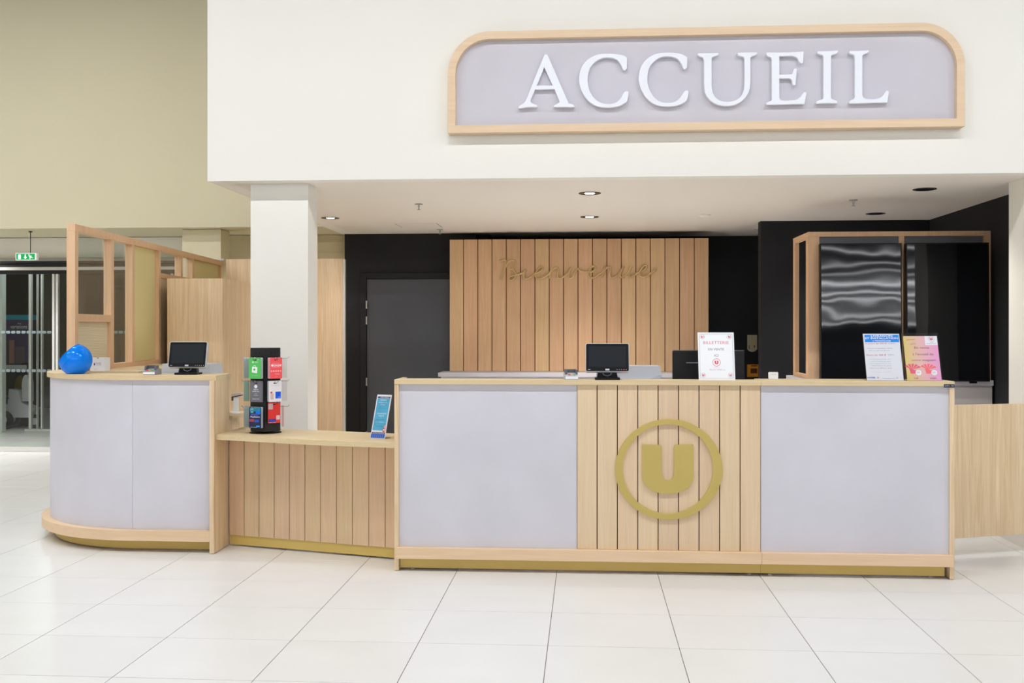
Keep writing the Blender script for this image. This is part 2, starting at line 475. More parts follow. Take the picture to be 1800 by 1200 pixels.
# ---- dark grey service door
dr = tag(empty('door_1', (-2.497, 11.885, 0)), 'flat dark grey service door in the black rear wall', kind='structure')
MB().box(0.0, 1.05, 0.0, 0.014, 0.01, 2.03, 0.002).build('leaf', DOORGREY, dr)
fr = MB(); fr.box(-0.075, -0.006, -0.012, 0.014, 0, 2.10, 0.002); fr.box(1.056, 1.12, -0.012, 0.014, 0, 2.10, 0.002); fr.box(-0.006, 1.056, -0.012, 0.014, 2.036, 2.10, 0.002)
fr.build('frame', BLACK, dr)
for hz in (1.74, 1.56, 0.86, 0.25):
    MB().tube([(-0.003, -0.012, hz - 0.045), (-0.003, -0.012, hz + 0.045)], 0.011, 8).build('hinge', CHROME, dr, True)

# ---- glass entrance
YD = 12.15
en = tag(empty('door_2', (-7.9, YD, 0)), 'glass sliding entrance doors with pale metal stiles under a dark header', kind='structure')
XL, XR = 0.0, 3.55
MB().box(XL, XR, -0.02, 0.06, 0.0, 0.055).build('bottom_rail', ALU, en)
MB().box(XL, XR, -0.06, 0.10, 2.165, 2.20).build('header_strip', ALU, en)
hd = MB().box(XL, XR, -0.05, 0.10, 2.20, 2.235); hd.box(XL, XR, -0.07, 0.10, 2.24, 2.268)
hd.build('header', BLKM, en)
MB().box(XL, XR, -0.08, 0.10, 2.27, 2.31).build('header_cover', mat('grey_cover', (150, 148, 140), 0.5), en)
MB().box(XL, XR, 0.0, 0.12, 2.31, ZC).build('header_wall', WHITE, en)
def stile(x): MB().box(x, x + 0.026, -0.012, 0.03, 0.055, 2.12).build('stile', ALU, en)
sx0 = -6.352 + 7.9
stile(sx0); stile(sx0 + 0.045); stile(0.02); stile(3.0)
MB().box(XL, XR, 0.0, 0.03, 2.12, 2.165).build('top_rail', BLKM, en)
panes = [(0.046, sx0), (sx0 + 0.071, 3.0), (3.03, 3.55)]
mk_me = None
for a, b_ in panes:
    pn = MB().box(a, b_, 0.006, 0.014, 0.055, 2.12).build('pane', GLASS, en)
    k = 0
    x = b_ - 0.045
    while x > a + 0.03 and k < 18:
        for z in (1.425, 0.965):
            if mk_me is None:
                o = MB().prism(rrect(-0.026, 0.026, -0.017, 0.017, 0.012), 0.0045, 0.006, 'y').build('safety_marker', mat('marker_grey', (104, 116, 118), 0.6), pn)
                mk_me = o.data
            else:
                o = bpy.data.objects.new('safety_marker', mk_me); COL.objects.link(o); o.parent = pn
            o.location = (x, 0, z)
        x -= 0.0635; k += 1
# vestibule behind the glass
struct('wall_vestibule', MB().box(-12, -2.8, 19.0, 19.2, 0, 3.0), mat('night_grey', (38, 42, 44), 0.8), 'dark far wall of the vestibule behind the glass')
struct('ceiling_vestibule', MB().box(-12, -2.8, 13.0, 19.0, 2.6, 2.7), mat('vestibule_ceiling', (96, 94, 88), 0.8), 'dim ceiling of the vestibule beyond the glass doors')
struct('column_vestibule', MB().box(-9.6, -8.27, 14.4, 14.5, 0, 2.6), mat('vestibule_paint', (196, 202, 196), 0.7), 'pale grey green wall end inside the vestibule at the far left')
wn = tag(empty('window_1', (-8.05, 14.6, 0)), 'second row of vestibule glazing with slim pale posts', kind='structure')
for xx, wd in ((0.06, 0.036), (0.178, 0.010), (0.24, 0.018)):
    MB().box(xx, xx + wd, 0, 0.05, 0.02, 2.3).build('post', ALU, wn)
MB().box(0.0, 4.0, 0, 0.05, 0, 0.03).build('sill', ALU, wn)
MB().box(0.265, 1.9, 0.02, 0.028, 0.03, 2.3).build('pane', GLASS, wn)

# ================================================================== LARGE SIGN
sg = thing('fascia_sign', 'large grey sign in an arched oak frame reading ACCUEIL on the white fascia', 'sign', (0.8175, YF, 2.864))
SW, SH, RR, FW = 3.613 / 2, 0.725, 0.30, 0.055
def arch(o): 
    r = RR - o
    return arc(SW - o - r, SH - o - r, r, 0, 90, 14) + arc(-SW + o + r, SH - o - r, r, 90, 180, 14) + [(-SW + o, o), (SW - o, o)]
outline_part('frame', [arch(0), arch(FW)], -0.095, 0.0, SIGNW, sg, 0.002)
outline_part('panel', [arch(FW - 0.004)], -0.045, -0.002, SIGNG, sg)
def zA(p): return (900 + p[0] / 5.143, 80 + p[1] / 5.143, *p[2:])
def zB(p): return (1220 + p[0] / 5.0, 80 + p[1] / 5.0, *p[2:])
K = True
G = {}
G['A1'] = (zA, [[(285, 100), (300, 82), (316, 80), (328, 98, K), (500, 495), (515, 520), (545, 530), (560, 542), (557, 556), (470, 555), (385, 556), (380, 543), (400, 530), (424, 514), (425, 495), (383, 393, K), (208, 397, K), (170, 490), (172, 512), (195, 528), (220, 538), (222, 555), (140, 557), (66, 568), (62, 548), (85, 532), (112, 512), (130, 480, K)],
                [(291, 197, K), (222, 362, K), (368, 360, K)]])
G['C1'] = (zA, [[(1040, 110, K), (1040, 205, K), (1022, 222), (1003, 215), (985, 175), (950, 130), (890, 110), (820, 112), (750, 150), (700, 215), (684, 310), (698, 395), (740, 470), (800, 515), (870, 527), (930, 518), (975, 485), (1005, 435), (1022, 416), (1045, 412), (1055, 425), (1045, 490), (1030, 515, K), (960, 550), (860, 561), (760, 545), (680, 490), (625, 400), (606, 310), (622, 210), (675, 135), (760, 85), (860, 73), (950, 78), (1010, 90)]])
G['C2'] = (zA, [[(1584, 105, K), (1584, 195, K), (1568, 213), (1548, 207), (1530, 165), (1495, 120), (1430, 99), (1355, 103), (1290, 140), (1240, 205), (1224, 300), (1238, 385), (1280, 460), (1340, 506), (1410, 517), (1470, 508), (1515, 476), (1548, 428), (1565, 408), (1588, 405), (1598, 418), (1588, 480), (1572, 506, K), (1500, 540), (1400, 551), (1300, 535), (1220, 480), (1165, 390), (1146, 300), (1162, 200), (1215, 125), (1300, 75), (1400, 63), (1490, 68), (1550, 84)]])
G['U'] = (zB, [[(33, 80), (36, 67, K), (212, 65, K), (215, 78), (190, 92), (162, 102), (155, 118, K), (155, 350, K), (168, 420), (205, 470), (262, 492), (330, 490), (395, 462), (432, 405), (444, 340, K), (444, 120, K), (435, 100), (400, 90), (383, 78), (386, 62, K), (553, 59, K), (556, 72), (530, 88), (503, 98), (496, 115, K), (496, 330, K), (480, 410), (430, 480), (360, 520), (280, 531), (200, 517), (135, 475), (98, 415), (88, 340, K), (88, 130, K), (78, 104), (48, 94)]])
G['E'] = (zB, [[(635, 78), (640, 61, K), (820, 60, K), (965, 52, K), (958, 150, K), (942, 154), (925, 142), (910, 112), (880, 95), (845, 91, K), (750, 94, K), (750, 256, K), (850, 252, K), (865, 243), (876, 210), (890, 200), (904, 207, K), (892, 345, K), (878, 350), (868, 342), (862, 308), (848, 293), (830, 288, K), (750, 289, K), (750, 450, K), (758, 474), (780, 482), (850, 481), (900, 474), (940, 445), (962, 413), (978, 408), (990, 418, K), (970, 514, K), (850, 515, K), (640, 521, K), (634, 507), (650, 495), (676, 486), (684, 470, K), (684, 120, K), (676, 103), (650, 94)]])
G['I'] = (zB, [[(1084, 65), (1088, 49, K), (1180, 48), (1262, 42, K), (1266, 56), (1248, 72), (1215, 82), (1205, 98, K), (1203, 450, K), (1210, 468), (1240, 480), (1260, 490), (1256, 508, K), (1165, 506), (1078, 510, K), (1076, 494), (1095, 482), (1128, 472), (1138, 455, K), (1138, 100, K), (1128, 84), (1100, 76)]])
G['L'] = (zB, [[(1364, 64), (1368, 47, K), (1450, 46), (1534, 40, K), (1537, 54), (1518, 69), (1490, 80), (1480, 96, K), (1480, 430, K), (1490, 455), (1515, 468), (1570, 471), (1625, 462), (1665, 435), (1685, 402), (1700, 396), (1714, 405, K), (1700, 502, K), (1600, 502, K), (1367, 509, K), (1363, 494), (1380, 480), (1405, 468), (1414, 450, K), (1414, 100, K), (1406, 82), (1380, 74)]])
LETW = mat('letter_white', (243, 246, 252), 0.4, spec=0.3)
YL = YF - 0.085
for key in ('A1', 'C1', 'C2', 'U', 'E', 'I', 'L'):
    f, loops = G[key]
    lw = []
    for lp in loops:
        pts = smooth_loop([f(p) for p in lp])
        lw.append([(x - 0.8175, z - 2.864) for x, z in (on_y(p[0], p[1], YL) for p in pts)])
    outline_part('letter_' + key[0].lower(), lw, -0.085, -0.046, LETW, sg, 0.0025)

# ================================================================== MAIN COUNTER
YC = 6.276
XA, XS, XB = -1.152, 1.028, 2.135
TOPZ = 1.153
def feet(parent, xs, y):
    for x in xs:
        m = MB().lathe([(0.012, 0.0), (0.012, 0.004), (0.005, 0.006), (0.005, 0.013)], (x, y, 0), 10)
        m.build('levelling_foot', PAPER, parent, True)
c1 = thing('reception_counter', 'long reception counter unit with grey panel and light planks bearing the gold round emblem', 'counter', (XA, YC, 0), 0, 'front reception counter units')
W1 = XS - XA
xp = -0.054 - XA
MB().box(0.0, 0.026, 0.0, 0.30, 0.004, 1.123, 0.001).build('side_panel', OAKZ, c1)
MB().box(0.026, W1 - 0.001, 0.03, 0.30, 0.085, 1.123).build('body', DARK, c1)
MB().box(0.0265, xp, 0.018, 0.03, 0.145, 1.123).build('front_panel', CONC, c1)
pw = (W1 - xp) / 9
pm = None
for k in range(9):
    if pm is None:
        o = MB().box(0.0028, pw - 0.0028, 0.012, 0.0295, 0.145, 1.123, 0.0012).build('plank', BEECH, c1); pm = o.data
    else:
        o = bpy.data.objects.new('plank', pm); COL.objects.link(o); o.parent = c1
    o.location = (xp + k * pw, 0, 0)
MB().box(0.012, W1, -0.022, 0.0295, 0.078, 0.1445, 0.0015).build('base_rail', BEECHX, c1)
MB().box(0.03, W1, 0.035, 0.055, 0.013, 0.078).build('toe_kick', GOLD, c1)
feet(c1, (0.10, 1.0, W1 - 0.06), 0.07)
# emblem (slightly wider than high, as mounted)
def at_front(px, py, off=0.0): 
    x, z = on_y(px, py, YC + off); return (x - XA, z)
def eE(p): return (1060 + p[0] / 5.713, 720 + p[1] / 5.713)
def loopE(pts): return [at_front(*eE(p)) for p in pts]
ringo = [(661 + 538 * math.cos(a), 599 + 504 * math.sin(a)) for a in [2 * math.pi * i / 72 for i in range(72)]]
ringi = [(652 + 453 * math.cos(a), 594 + 448 * math.sin(a)) for a in [2 * math.pi * i / 72 for i in range(72)]]
outline_part('emblem_ring', [loopE(ringo), loopE(ringi)], -0.002, 0.0118, LOGO, c1)
ul = smooth_loop([(395, 352, K), (565, 352, K), (582, 358), (588, 376, K), (588, 620, K), (598, 675), (620, 700), (652, 710), (686, 700), (706, 675), (714, 620, K), (714, 376, K), (720, 358), (738, 352, K), (907, 352, K), (907, 660, K), (893, 730), (845, 790), (760, 830), (652, 840), (545, 830), (458, 790), (409, 730), (395, 660, K)])
outline_part('emblem_letter', [loopE(ul)], -0.002, 0.0118, LOGO, c1)

c2 = thing('reception_counter', 'shorter reception counter unit with one plain grey panel beside the swing gate', 'counter', (XS, YC, 0), 0, 'front reception counter units')
W2 = XB - XS
MB().box(W2 - 0.026, W2, 0.0, 0.27, 0.004, 1.123, 0.001).build('side_panel', OAKZ, c2)
MB().box(0.001, W2 - 0.026, 0.03, 0.27, 0.085, 1.123).build('body', DARK, c2)
MB().box(0.001, W2 - 0.0265, 0.018, 0.03, 0.145, 1.123).build('front_panel', CONC, c2)
MB().box(0.001, W2 - 0.012, -0.022, 0.0295, 0.078, 0.1445, 0.0015).build('base_rail', BEECHX, c2)
MB().box(0.001, W2 - 0.045, 0.035, 0.055, 0.013, 0.078).build('toe_kick', GOLD, c2)
feet(c2, (0.06, W2 - 0.12), 0.06)
t1 = MB().box(XA, XS - 0.0005, YC - 0.004, YC + 0.16, 1.1235, TOPZ, 0.002)
t1.box(XA, XA + 0.026, YC + 0.16, YC + 0.30, 1.1235, TOPZ, 0.001)
tag(t1.build('counter_worktop', OAKX), 'narrow oak ledge along the longer reception counter unit, under the touch screen till', 'worktop', 'front counter tops')
tp2 = tag(MB().box(XS, XB, YC - 0.004, YC + 0.27, 1.1235, TOPZ, 0.002).build('counter_worktop', OAKX), 'oak top of the shorter counter unit, under the blue and pink price cards', 'worktop', 'front counter tops')
MB().box(XB - 0.062, XB - 0.002, YC - 0.0056, YC - 0.0042, 1.117, 1.136).build('maker_tag', flat(38, 42, 66), tp2)
text_part('DOM... VN', XB - 0.032, 1.1265, 0.05, 0.008, flat(210, 214, 226), tp2, YC - 0.0058, 'tag_lettering')
dk = thing('staff_desk', 'grey staff desk hidden just behind the oak ledge of the long counter', 'desk', (XA + 0.03, YC + 0.305, 0))
MB().box(0, XB - XA - 0.09, 0.255, 0.38, 1.098, 1.123).build('desk_top', CONC, dk)
MB().box(0, W1 - 0.06, 0.0, 0.255, 1.098, 1.123).build('desk_top', CONC, dk)
for xx in (0.02, 1.5, 2.9):
    MB().box(xx, xx + 0.03, 0.26, 0.37, 0.0, 1.098).build('leg', CONC, dk)

# ================================================================== CURVED COUNTER (left)
CCX, CCY = -2.97, 7.65
def path(R, x_end=-2.43, y_back=8.98, n=22):
    return [(x_end, CCY - R)] + arc(CCX, CCY, R, 270, 180, n) + [(CCX - R, y_back)]
def band(Ro, Ri, z0, z1, x_end=-2.43, yb=8.98):
    return MB().prism(path(Ro, x_end, yb) + path(Ri, x_end, yb)[::-1], z0, z1)
c3 = thing('curved_counter', 'curved grey counter with rounded corner at the left end of the desk', 'counter', (0, 0, 0))
MB().box(-2.432, -2.402, 6.66, 6.955, 0.004, 1.122, 0.001).build('side_panel', OAKZ, c3)
MB().prism([(-2.4325, 6.721), (CCX + 0.0008, 6.721), (CCX + 0.0008, 6.735), (-2.4325, 6.735)], 0.145, 1.122).build('front_panel', CONC, c3)
cp = arc(CCX, CCY, 0.929, 270, 180, 22)
cpi = arc(CCX, CCY, 0.915, 270, 180, 22)
cp[0] = (CCX - 0.0008, cp[0][1]); cpi[0] = (CCX - 0.0008, cpi[0][1])
MB().prism(cp + cpi[::-1], 0.145, 1.122).build('curved_panel', CONC, c3, True)
MB().box(CCX - 0.929, CCX - 0.915, CCY, 8.98, 0.145, 1.122).build('return_panel', CONC, c3)
band(0.914, 0.88, 0.09, 1.122).build('body', DARK, c3)
band(0.985, 0.9155, 0.078, 0.1445).build('base_rail', BEECHX, c3, True)
band(0.90, 0.86, 0.012, 0.078).build('toe_kick', GOLD, c3, True)
for (fx, fy) in ((-2.55, 6.80), (-3.3, 6.88), (-3.80, 7.6)):
    feet(c3, (fx,), fy)
wt = [(-2.402, 6.70)] + arc(CCX, CCY, 0.95, 270, 180, 26) + [(-3.92, 8.98), (-3.19, 8.98), (-3.19, 7.32), (-3.54, 7.32), (-3.54, 7.0), (-2.402, 7.0)]
tag(MB().prism(wt, 1.1225, TOPZ + 0.002).build('counter_worktop', OAKX, None, True), 'rounded oak top of the curved counter, carrying the blue bowl', 'worktop')
dsk = thing('inner_desk', 'small oak shelf behind the curved counter beside the white column', 'shelf', (-2.78, 7.25, 0))
MB().box(-0.32, 0.375, -0.22, 0.22, 0.842, 0.866, 0.001).build('shelf_board', OAKX, dsk)
MB().box(-0.32, -0.29, -0.2, 0.2, 0, 0.842).build('support', OAKZ, dsk)
MB().box(0.25, 0.28, -0.05, 0.2, 0, 0.842).build('support', OAKZ, dsk)

# ================================================================== LOW COUNTER
ang = math.atan2(-0.2984, 1.0)
lc = thing('low_counter', 'low angled counter front of vertical beech planks between the curved and long counters', 'counter', (-2.3925, 6.926, 0), ang)
pm = None; pitch = 0.1173
for k in range(11):
    if pm is None:
        o = MB().box(0.0024, pitch - 0.0024, 0.0, 0.018, 0.075, 0.738, 0.0012).build('plank', BEECHL, lc); pm = o.data
    else:
        o = bpy.data.objects.new('plank', pm); COL.objects.link(o); o.parent = lc
    o.location = (k * pitch, 0, 0)
MB().box(0.01, 11 * pitch - 0.085, 0.018, 0.20, 0.075, 0.738).build('body', DARK, lc)
MB().box(0.0, 11 * pitch - 0.012, 0.008, 0.03, 0.012, 0.0745).build('toe_kick', GOLD, lc)
for xx in (0.1, 1.1): feet(lc, (xx,), 0.06)
fp = smooth_loop([(-2.40, 6.69), (-2.05, 6.55), (-1.62, 6.395), (-1.153, 6.285)], False, 6)
tag(MB().prism(fp + [(-1.153, 6.83), (-1.30, 6.87), (-2.40, 7.24)], 0.7385, 0.770).build('low_worktop', OAKX), 'low oak counter top holding the card rack and the blue leaflet', 'worktop')

# ================================================================== GATE on the right
gv = Vector((2.84 - 2.34, 7.056 - 6.88)); ga = math.atan2(gv.y, gv.x)
gt = thing('swing_gate', 'half height oak swing gate panel hanging clear of the floor right of the counter', 'gate', (2.20, 6.83, 0.0), ga)
MB().box(0.0, 0.90, 0, 0.03, 0.125, 0.972, 0.0015).build('panel', OAKZ, gt)
for z in (0.25, 0.85):
    MB().tube([(-0.012, 0.015, z - 0.05), (-0.012, 0.015, z + 0.05)], 0.012, 8).build('hinge', CHROME, gt, True)
MB().tube([(-0.03, 0.015, 0.0), (-0.03, 0.015, 0.97)], 0.018, 10).build('hinge_post', CHROME, gt, True)

# ================================================================== OFFICE PARTITION, CABINET, PANEL
PO = Vector((-3.591, 7.182)); PD = Vector((-0.338, 3.887)); pa = math.atan2(PD.y, PD.x) - math.pi / 2
pt = thing('office_partition', 'tall beech framed partition with glass and fabric bays behind the curved counter', 'partition', (PO.x, PO.y, TOPZ + 0.002), pa)
ZB0 = TOPZ + 0.002
T = 0.06
PZ = 2.20 - ZB0
posts = [0.0, 0.70, 1.174, 1.844, 2.503, 2.884, 3.955]
for k, t in enumerate(posts):
    z0 = 0.0 if t < 1.7 else (-ZB0 + 0.001)
    MB().box(-T, 0, t, t + T, z0, PZ - 0.052, 0.0015).build('post', FRAMEW, pt)
MB().box(-T, 0, 0.0, 4.015, PZ - 0.0515, PZ, 0.0015).build('top_rail', FRAMEW, pt)
MB().box(-T, 0, T + 0.0005, 0.6995, 1.512 - ZB0, 1.566 - ZB0, 0.001).build('mid_rail', FRAMEW, pt)
for a, b_ in ((0.06, 0.70), (0.76, 1.174), (1.234, 1.844)):
    MB().box(-T, 0, a + 0.0005, b_ - 0.0005, 0.0, 0.036, 0.001).build('bottom_rail', FRAMEW, pt)
for a, b_ in ((1.904, 2.503), (2.563, 2.884), (2.944, 3.955)):
    MB().box(-T, 0, a + 0.0005, b_ - 0.0005, 1.914 - ZB0, 1.955 - ZB0, 0.001).build('bottom_rail', FRAMEW, pt)
    MB().box(-T + 0.01, -0.01, a + 0.0005, b_ - 0.0005, -ZB0 + 0.01, 1.914 - ZB0).build('oak_infill', OAKZ, pt)
def fabric(name, c1, ribs):
    if name in MATS: return MATS[name]
    m, nt, b = newmat(name); N, L = nt.nodes, nt.links
    b.inputs['Roughness'].default_value = 0.9
    tc = N.new('ShaderNodeTexCoord'); wv = N.new('ShaderNodeTexWave')
    wv.bands_direction = 'Z'; wv.inputs['Scale'].default_value = ribs; wv.inputs['Distortion'].default_value = 0.6
    L.new(tc.outputs['Object'], wv.inputs['Vector'])
    cr = N.new('ShaderNodeValToRGB')
    cr.color_ramp.elements[0].color = lin(tuple(v * 0.93 for v in c1)); cr.color_ramp.elements[1].color = lin(c1)
    L.new(wv.outputs['Fac'], cr.inputs[0]); L.new(cr.outputs[0], b.inputs['Base Color'])
    bp = N.new('ShaderNodeBump'); bp.inputs['Strength'].default_value = 0.4; bp.inputs['Distance'].default_value = 0.003
    L.new(wv.outputs['Fac'], bp.inputs['Height']); L.new(bp.outputs[0], b.inputs['Normal'])
    MATS[name] = m; return m
FABL = fabric('ribbed_fabric', (232, 218, 184), 26)
FABY = fabric('woven_fabric', (240, 227, 168), 90)
tag(MB().box(-0.045, -0.03, T + 0.0005, 0.6995, 0.0365, 1.5115 - ZB0).build('fabric_panel', FABL, pt), 'ribbed beige infill panel')
tag(MB().box(-0.045, -0.03, 1.2345, 1.8435, 0.0365, PZ - 0.052).build('fabric_panel', FABY, pt), 'olive yellow fabric panel')
tag(MB().box(-0.045, -0.03, 2.9445, 3.9545, 1.9555 - ZB0, PZ - 0.052).build('fabric_panel', FABY, pt), 'short olive yellow fabric panel')
for a, b_, z0 in ((0.0605, 0.6995, 1.5665 - ZB0), (0.7605, 1.1735, 0.0365), (1.9045, 2.5025, 1.9555 - ZB0), (2.5635, 2.8835, 1.9555 - ZB0)):
    MB().box(-0.042, -0.036, a, b_, z0, PZ - 0.052).build('pane', GLASS, pt)
MB().box(-0.05, 0.03, 3.96, 4.01, PZ + 0.001, PZ + 0.02, 0.004).build('door_closer', SILVER, pt)

cb = thing('oak_cabinet', 'tall plain oak cupboard block between the glazed partition and the white column', 'cabinet', (-3.186, 9.05, 0))
MB().box(-0.50, -0.0005, 0.0, 0.022, 0.0, 1.904, 0.001).build('front_panel', OAKZ, cb)
MB().box(-0.022, 0.0, 0.0225, 1.83, 0.0, 1.904, 0.001).build('side_panel', OAKZ, cb)
MB().box(-0.50, -0.0225, 0.0225, 1.83, 1.85, 1.88).build('top_panel', OAKX, cb)
op = thing('oak_wall_panel', 'tall oak office wall panel with aluminium edge right of the white column', 'panel', (-3.80, 10.90, 0))
MB().box(0, 1.255, 0.0, 0.04, 0.0, 2.20, 0.001).build('panel', OAKZ, op)
MB().box(1.256, 1.276, -0.004, 0.044, 0.0, 2.195, 0.001).build('edge_trim', ALU, op)

# ================================================================== BACK COUNTER + PLANK PANEL
bc = thing('back_counter', 'pale grey back counter under the plank welcome panel', 'counter', (-1.60, 11.32, 0))
BCG = mat('back_counter_grey', (184, 182, 189), 0.5, var=0.03)
MB().box(0, 3.0, 0.0, 0.42, 0.945, 0.99, 0.003).build('counter_top', BCG, bc)
MB().box(0.06, 2.95, 0.06, 0.42, 0.0, 0.9445).build('body', BCG, bc)
MB().box(0.03, 2.97, 0.02, 0.42, 0.918, 0.9445).build('front_strip', mat('strip_grey', (176, 172, 172), 0.5), bc)
pp = thing('plank_panel', 'wide panel of upright amber beech planks with gold handwritten Bienvenue', 'panel', (-1.531, 11.745, 0.9905))
PWD = (1.354 + 1.531) / 18
pm = None
for k in range(18):
    if pm is None:
        o = MB().box(0.0045, PWD - 0.0045, 0.0, 0.018, 0.0, 1.475, 0.0015).build('plank', BEECHB, pp); pm = o.data
    else:
        o = bpy.data.objects.new('plank', pm); COL.objects.link(o); o.parent = pp
    o.location = (k * PWD, 0, 0)
MB().box(0.01, 18 * PWD - 0.01, 0.018, 0.05, 0.0, 1.47).build('backing', DARK, pp)
def b1(p): return (860 + p[0] / 11.25, 440 + p[1] / 11.25)
def b2(p): return (1010 + p[0] / 11.25, 440 + p[1] / 11.25)
S1 = [(200, 215), (265, 200), (318, 193), (322, 250), (300, 350), (262, 470), (226, 572)]
S2 = [(226, 572), (270, 440), (330, 310), (395, 218), (460, 190), (515, 215), (525, 270), (495, 335), (450, 366), (412, 368)]
S3 = [(412, 368), (470, 375), (512, 425), (530, 485), (505, 550), (450, 585), (405, 570), (412, 525), (465, 500), (540, 482), (620, 462), (680, 430), (725, 372)]
S4 = [(725, 372), (690, 450), (680, 520), (710, 560), (770, 555), (850, 500), (900, 458), (960, 437), (1022, 408), (1062, 360), (1050, 325), (1008, 332), (952, 390), (915, 470), (928, 532), (985, 560), (1060, 545), (1130, 500), (1190, 450), (1245, 345)]
S5 = [(1245, 345), (1215, 440), (1185, 552)]
S6 = [(1185, 552), (1220, 445), (1270, 362), (1330, 340), (1366, 372), (1356, 450), (1350, 520), (1382, 555), (1440, 540), (1520, 480), (1580, 410), (1615, 335)]
S7 = [(1615, 335), (1582, 450), (1576, 520), (1610, 547), (1662, 500), (1710, 410), (1755, 350)]
S8 = [(67, 350), (110, 395), (180, 425), (262, 420), (340, 425), (395, 382), (410, 332), (372, 310), (322, 345), (278, 430), (270, 500), (312, 540), (372, 540), (450, 502), (520, 455), (568, 400), (592, 330)]
S9 = [(592, 330), (570, 430), (540, 535)]
S10 = [(540, 535), (580, 422), (632, 345), (682, 325), (712, 352), (706, 430), (700, 500), (732, 540), (792, 525), (862, 470), (922, 400), (970, 312)]
S11 = [(970, 312), (922, 430), (905, 500), (942, 530), (1010, 482), (1072, 410), (1130, 312)]
S12 = [(1130, 312), (1082, 430), (1070, 500), (1112, 525), (1182, 490), (1240, 442), (1330, 412), (1402, 370), (1427, 316), (1386, 295), (1332, 340), (1280, 430), (1280, 490), (1332, 525), (1402, 520), (1482, 470), (1560, 412), (1622, 362)]
lm = MB()
for S, f in ((S1, b1), (S2, b1), (S3, b1), (S4, b1), (S5, b1), (S6, b1), (S7, b1), (S8, b2), (S9, b2), (S10, b2), (S11, b2), (S12, b2)):
    pts = smooth_loop([f(p) for p in S], False, 5)
    q = [on_y(p[0], p[1], 11.735) for p in pts]
    lm.tube([(x + 1.531, -0.017, z - 0.9905) for x, z in q], 0.0115, 8, True, 1.4)
ob = lm.build('script_lettering', mat('script_gold', (216, 186, 130), 0.4), pp, True)

# ================================================================== SCREEN UNIT on the right
bs = thing('screen_cabinet', 'grey base cabinet under the two tall screens', 'cabinet', (1.86, 9.06, 0))
MB().box(0, 1.54, 0.0, 0.9, 0.985, 1.03, 0.002).build('cabinet_top', CONC, bs)
MB().box(0.02, 1.54, 0.03, 0.88, 0.0, 0.985).build('body', CONC, bs)
MB().box(0.03, 1.535, 0.022, 0.03, 0.78, 0.98).build('shade_band', mat('shade_grey', (186, 180, 178), 0.5), bs)  # darker band painted for the shadow on the cabinet front
fu = thing('display_stand', 'open beech frame with grey backing behind the two tall screens', 'frame', (1.897, 9.16, 1.031))
FX = 3.415 - 1.897; FZ = 2.29 - 1.031
MB().box(0, 0.093, 0, 0.10, 0, FZ - 0.0425, 0.001).build('post', FRAMEW, fu)
MB().box(0.758, 0.803, 0, 0.06, 0, FZ - 0.0425, 0.001).build('post', FRAMEW, fu)
MB().box(FX - 0.055, FX, 0, 0.06, 0, FZ - 0.0425, 0.001).build('post', FRAMEW, fu)
MB().box(0, FX, 0, 0.10, FZ - 0.042, FZ, 0.001).build('top_rail', FRAMEW, fu)
MB().box(0, 0.035, 0.56, 0.66, 0, FZ, 0.001).build('rear_post', FRAMEW, fu)
MB().box(0, 0.035, 0.1005, 0.5595, FZ - 0.05, FZ, 0.001).build('side_rail', FRAMEW, fu)
MB().box(0, 0.035, 0.1005, 0.5595, 0, 0.035, 0.001).build('side_rail', FRAMEW, fu)
for a, b_ in ((0.0935, 0.7575), (0.8035, FX - 0.0555)):
    MB().box(a, b_, 0.03, 0.045, 0.0, FZ - 0.043).build('backing_panel', mat('backing_grey', (112, 112, 120), 0.5, var=0.03), fu)
def tv(loc, wdt, label):
    t = thing('wall_screen', label, 'screen', loc, 0, 'tall portrait screens', math.radians(-1.2))
    H = 1.16
    MB().box(0, wdt, 0.03, 0.085, 0, H, 0.004).build('housing', BLKP, t)
    outline_part('bezel', [[(0, 0), (wdt, 0), (wdt, H), (0, H)], [(0.008, 0.012), (wdt - 0.008, 0.012), (wdt - 0.008, H - 0.008), (0.008, H - 0.008)]], 0.022, 0.0298, BLKP, t)
    MB().box(0.0085, wdt - 0.0085, 0.025, 0.0297, 0.0125, H - 0.0085).build('screen_glass', TVM, t)
    MB().box(wdt * 0.25, wdt * 0.75, 0.0855, 0.154, 0.3, 0.8).build('bracket', BLKM, t)
    MB().box(wdt - 0.16, wdt - 0.10, 0.03, 0.05, -0.016, 0.0, 0.002).build('sensor', BLKP, t)
    return t
def tv_mat():
    m, nt, b = newmat('tv_glass'); N, L = nt.nodes, nt.links
    b.inputs['Base Color'].default_value = lin((14, 15, 18))
    b.inputs['Roughness'].default_value = 0.035
    b.inputs['Specular IOR Level'].default_value = 0.38
    tc = N.new('ShaderNodeTexCoord'); n1 = N.new('ShaderNodeTexNoise')
    n1.inputs['Scale'].default_value = 2.6; n1.inputs['Detail'].default_value = 1.0
    bp = N.new('ShaderNodeBump'); bp.inputs['Strength'].default_value = 1.0; bp.inputs['Distance'].default_value = 0.0016
    L.new(tc.outputs['Object'], n1.inputs['Vector']); L.new(n1.outputs['Fac'], bp.inputs['Height'])
    L.new(bp.outputs[0], b.inputs['Normal'])
    return m
TVM = tv_mat()
tv((1.973, 9.0, 1.022), 0.672, 'tall black screen with pale light streaks, left of the pair')
tv((2.682, 9.0, 1.022), 0.674, 'tall black screen beside the white column, right of the pair')
tag(MB().prism([(0, 0), (0.05, 0), (0.05, 0.10), (0.035, 0.11)], 0, 0.08, 'y').xform(Matrix.Translation((1.94, 9.4, 1.031))).build('router', PAPER), 'small white wedge shaped device inside the beech screen frame', 'device')

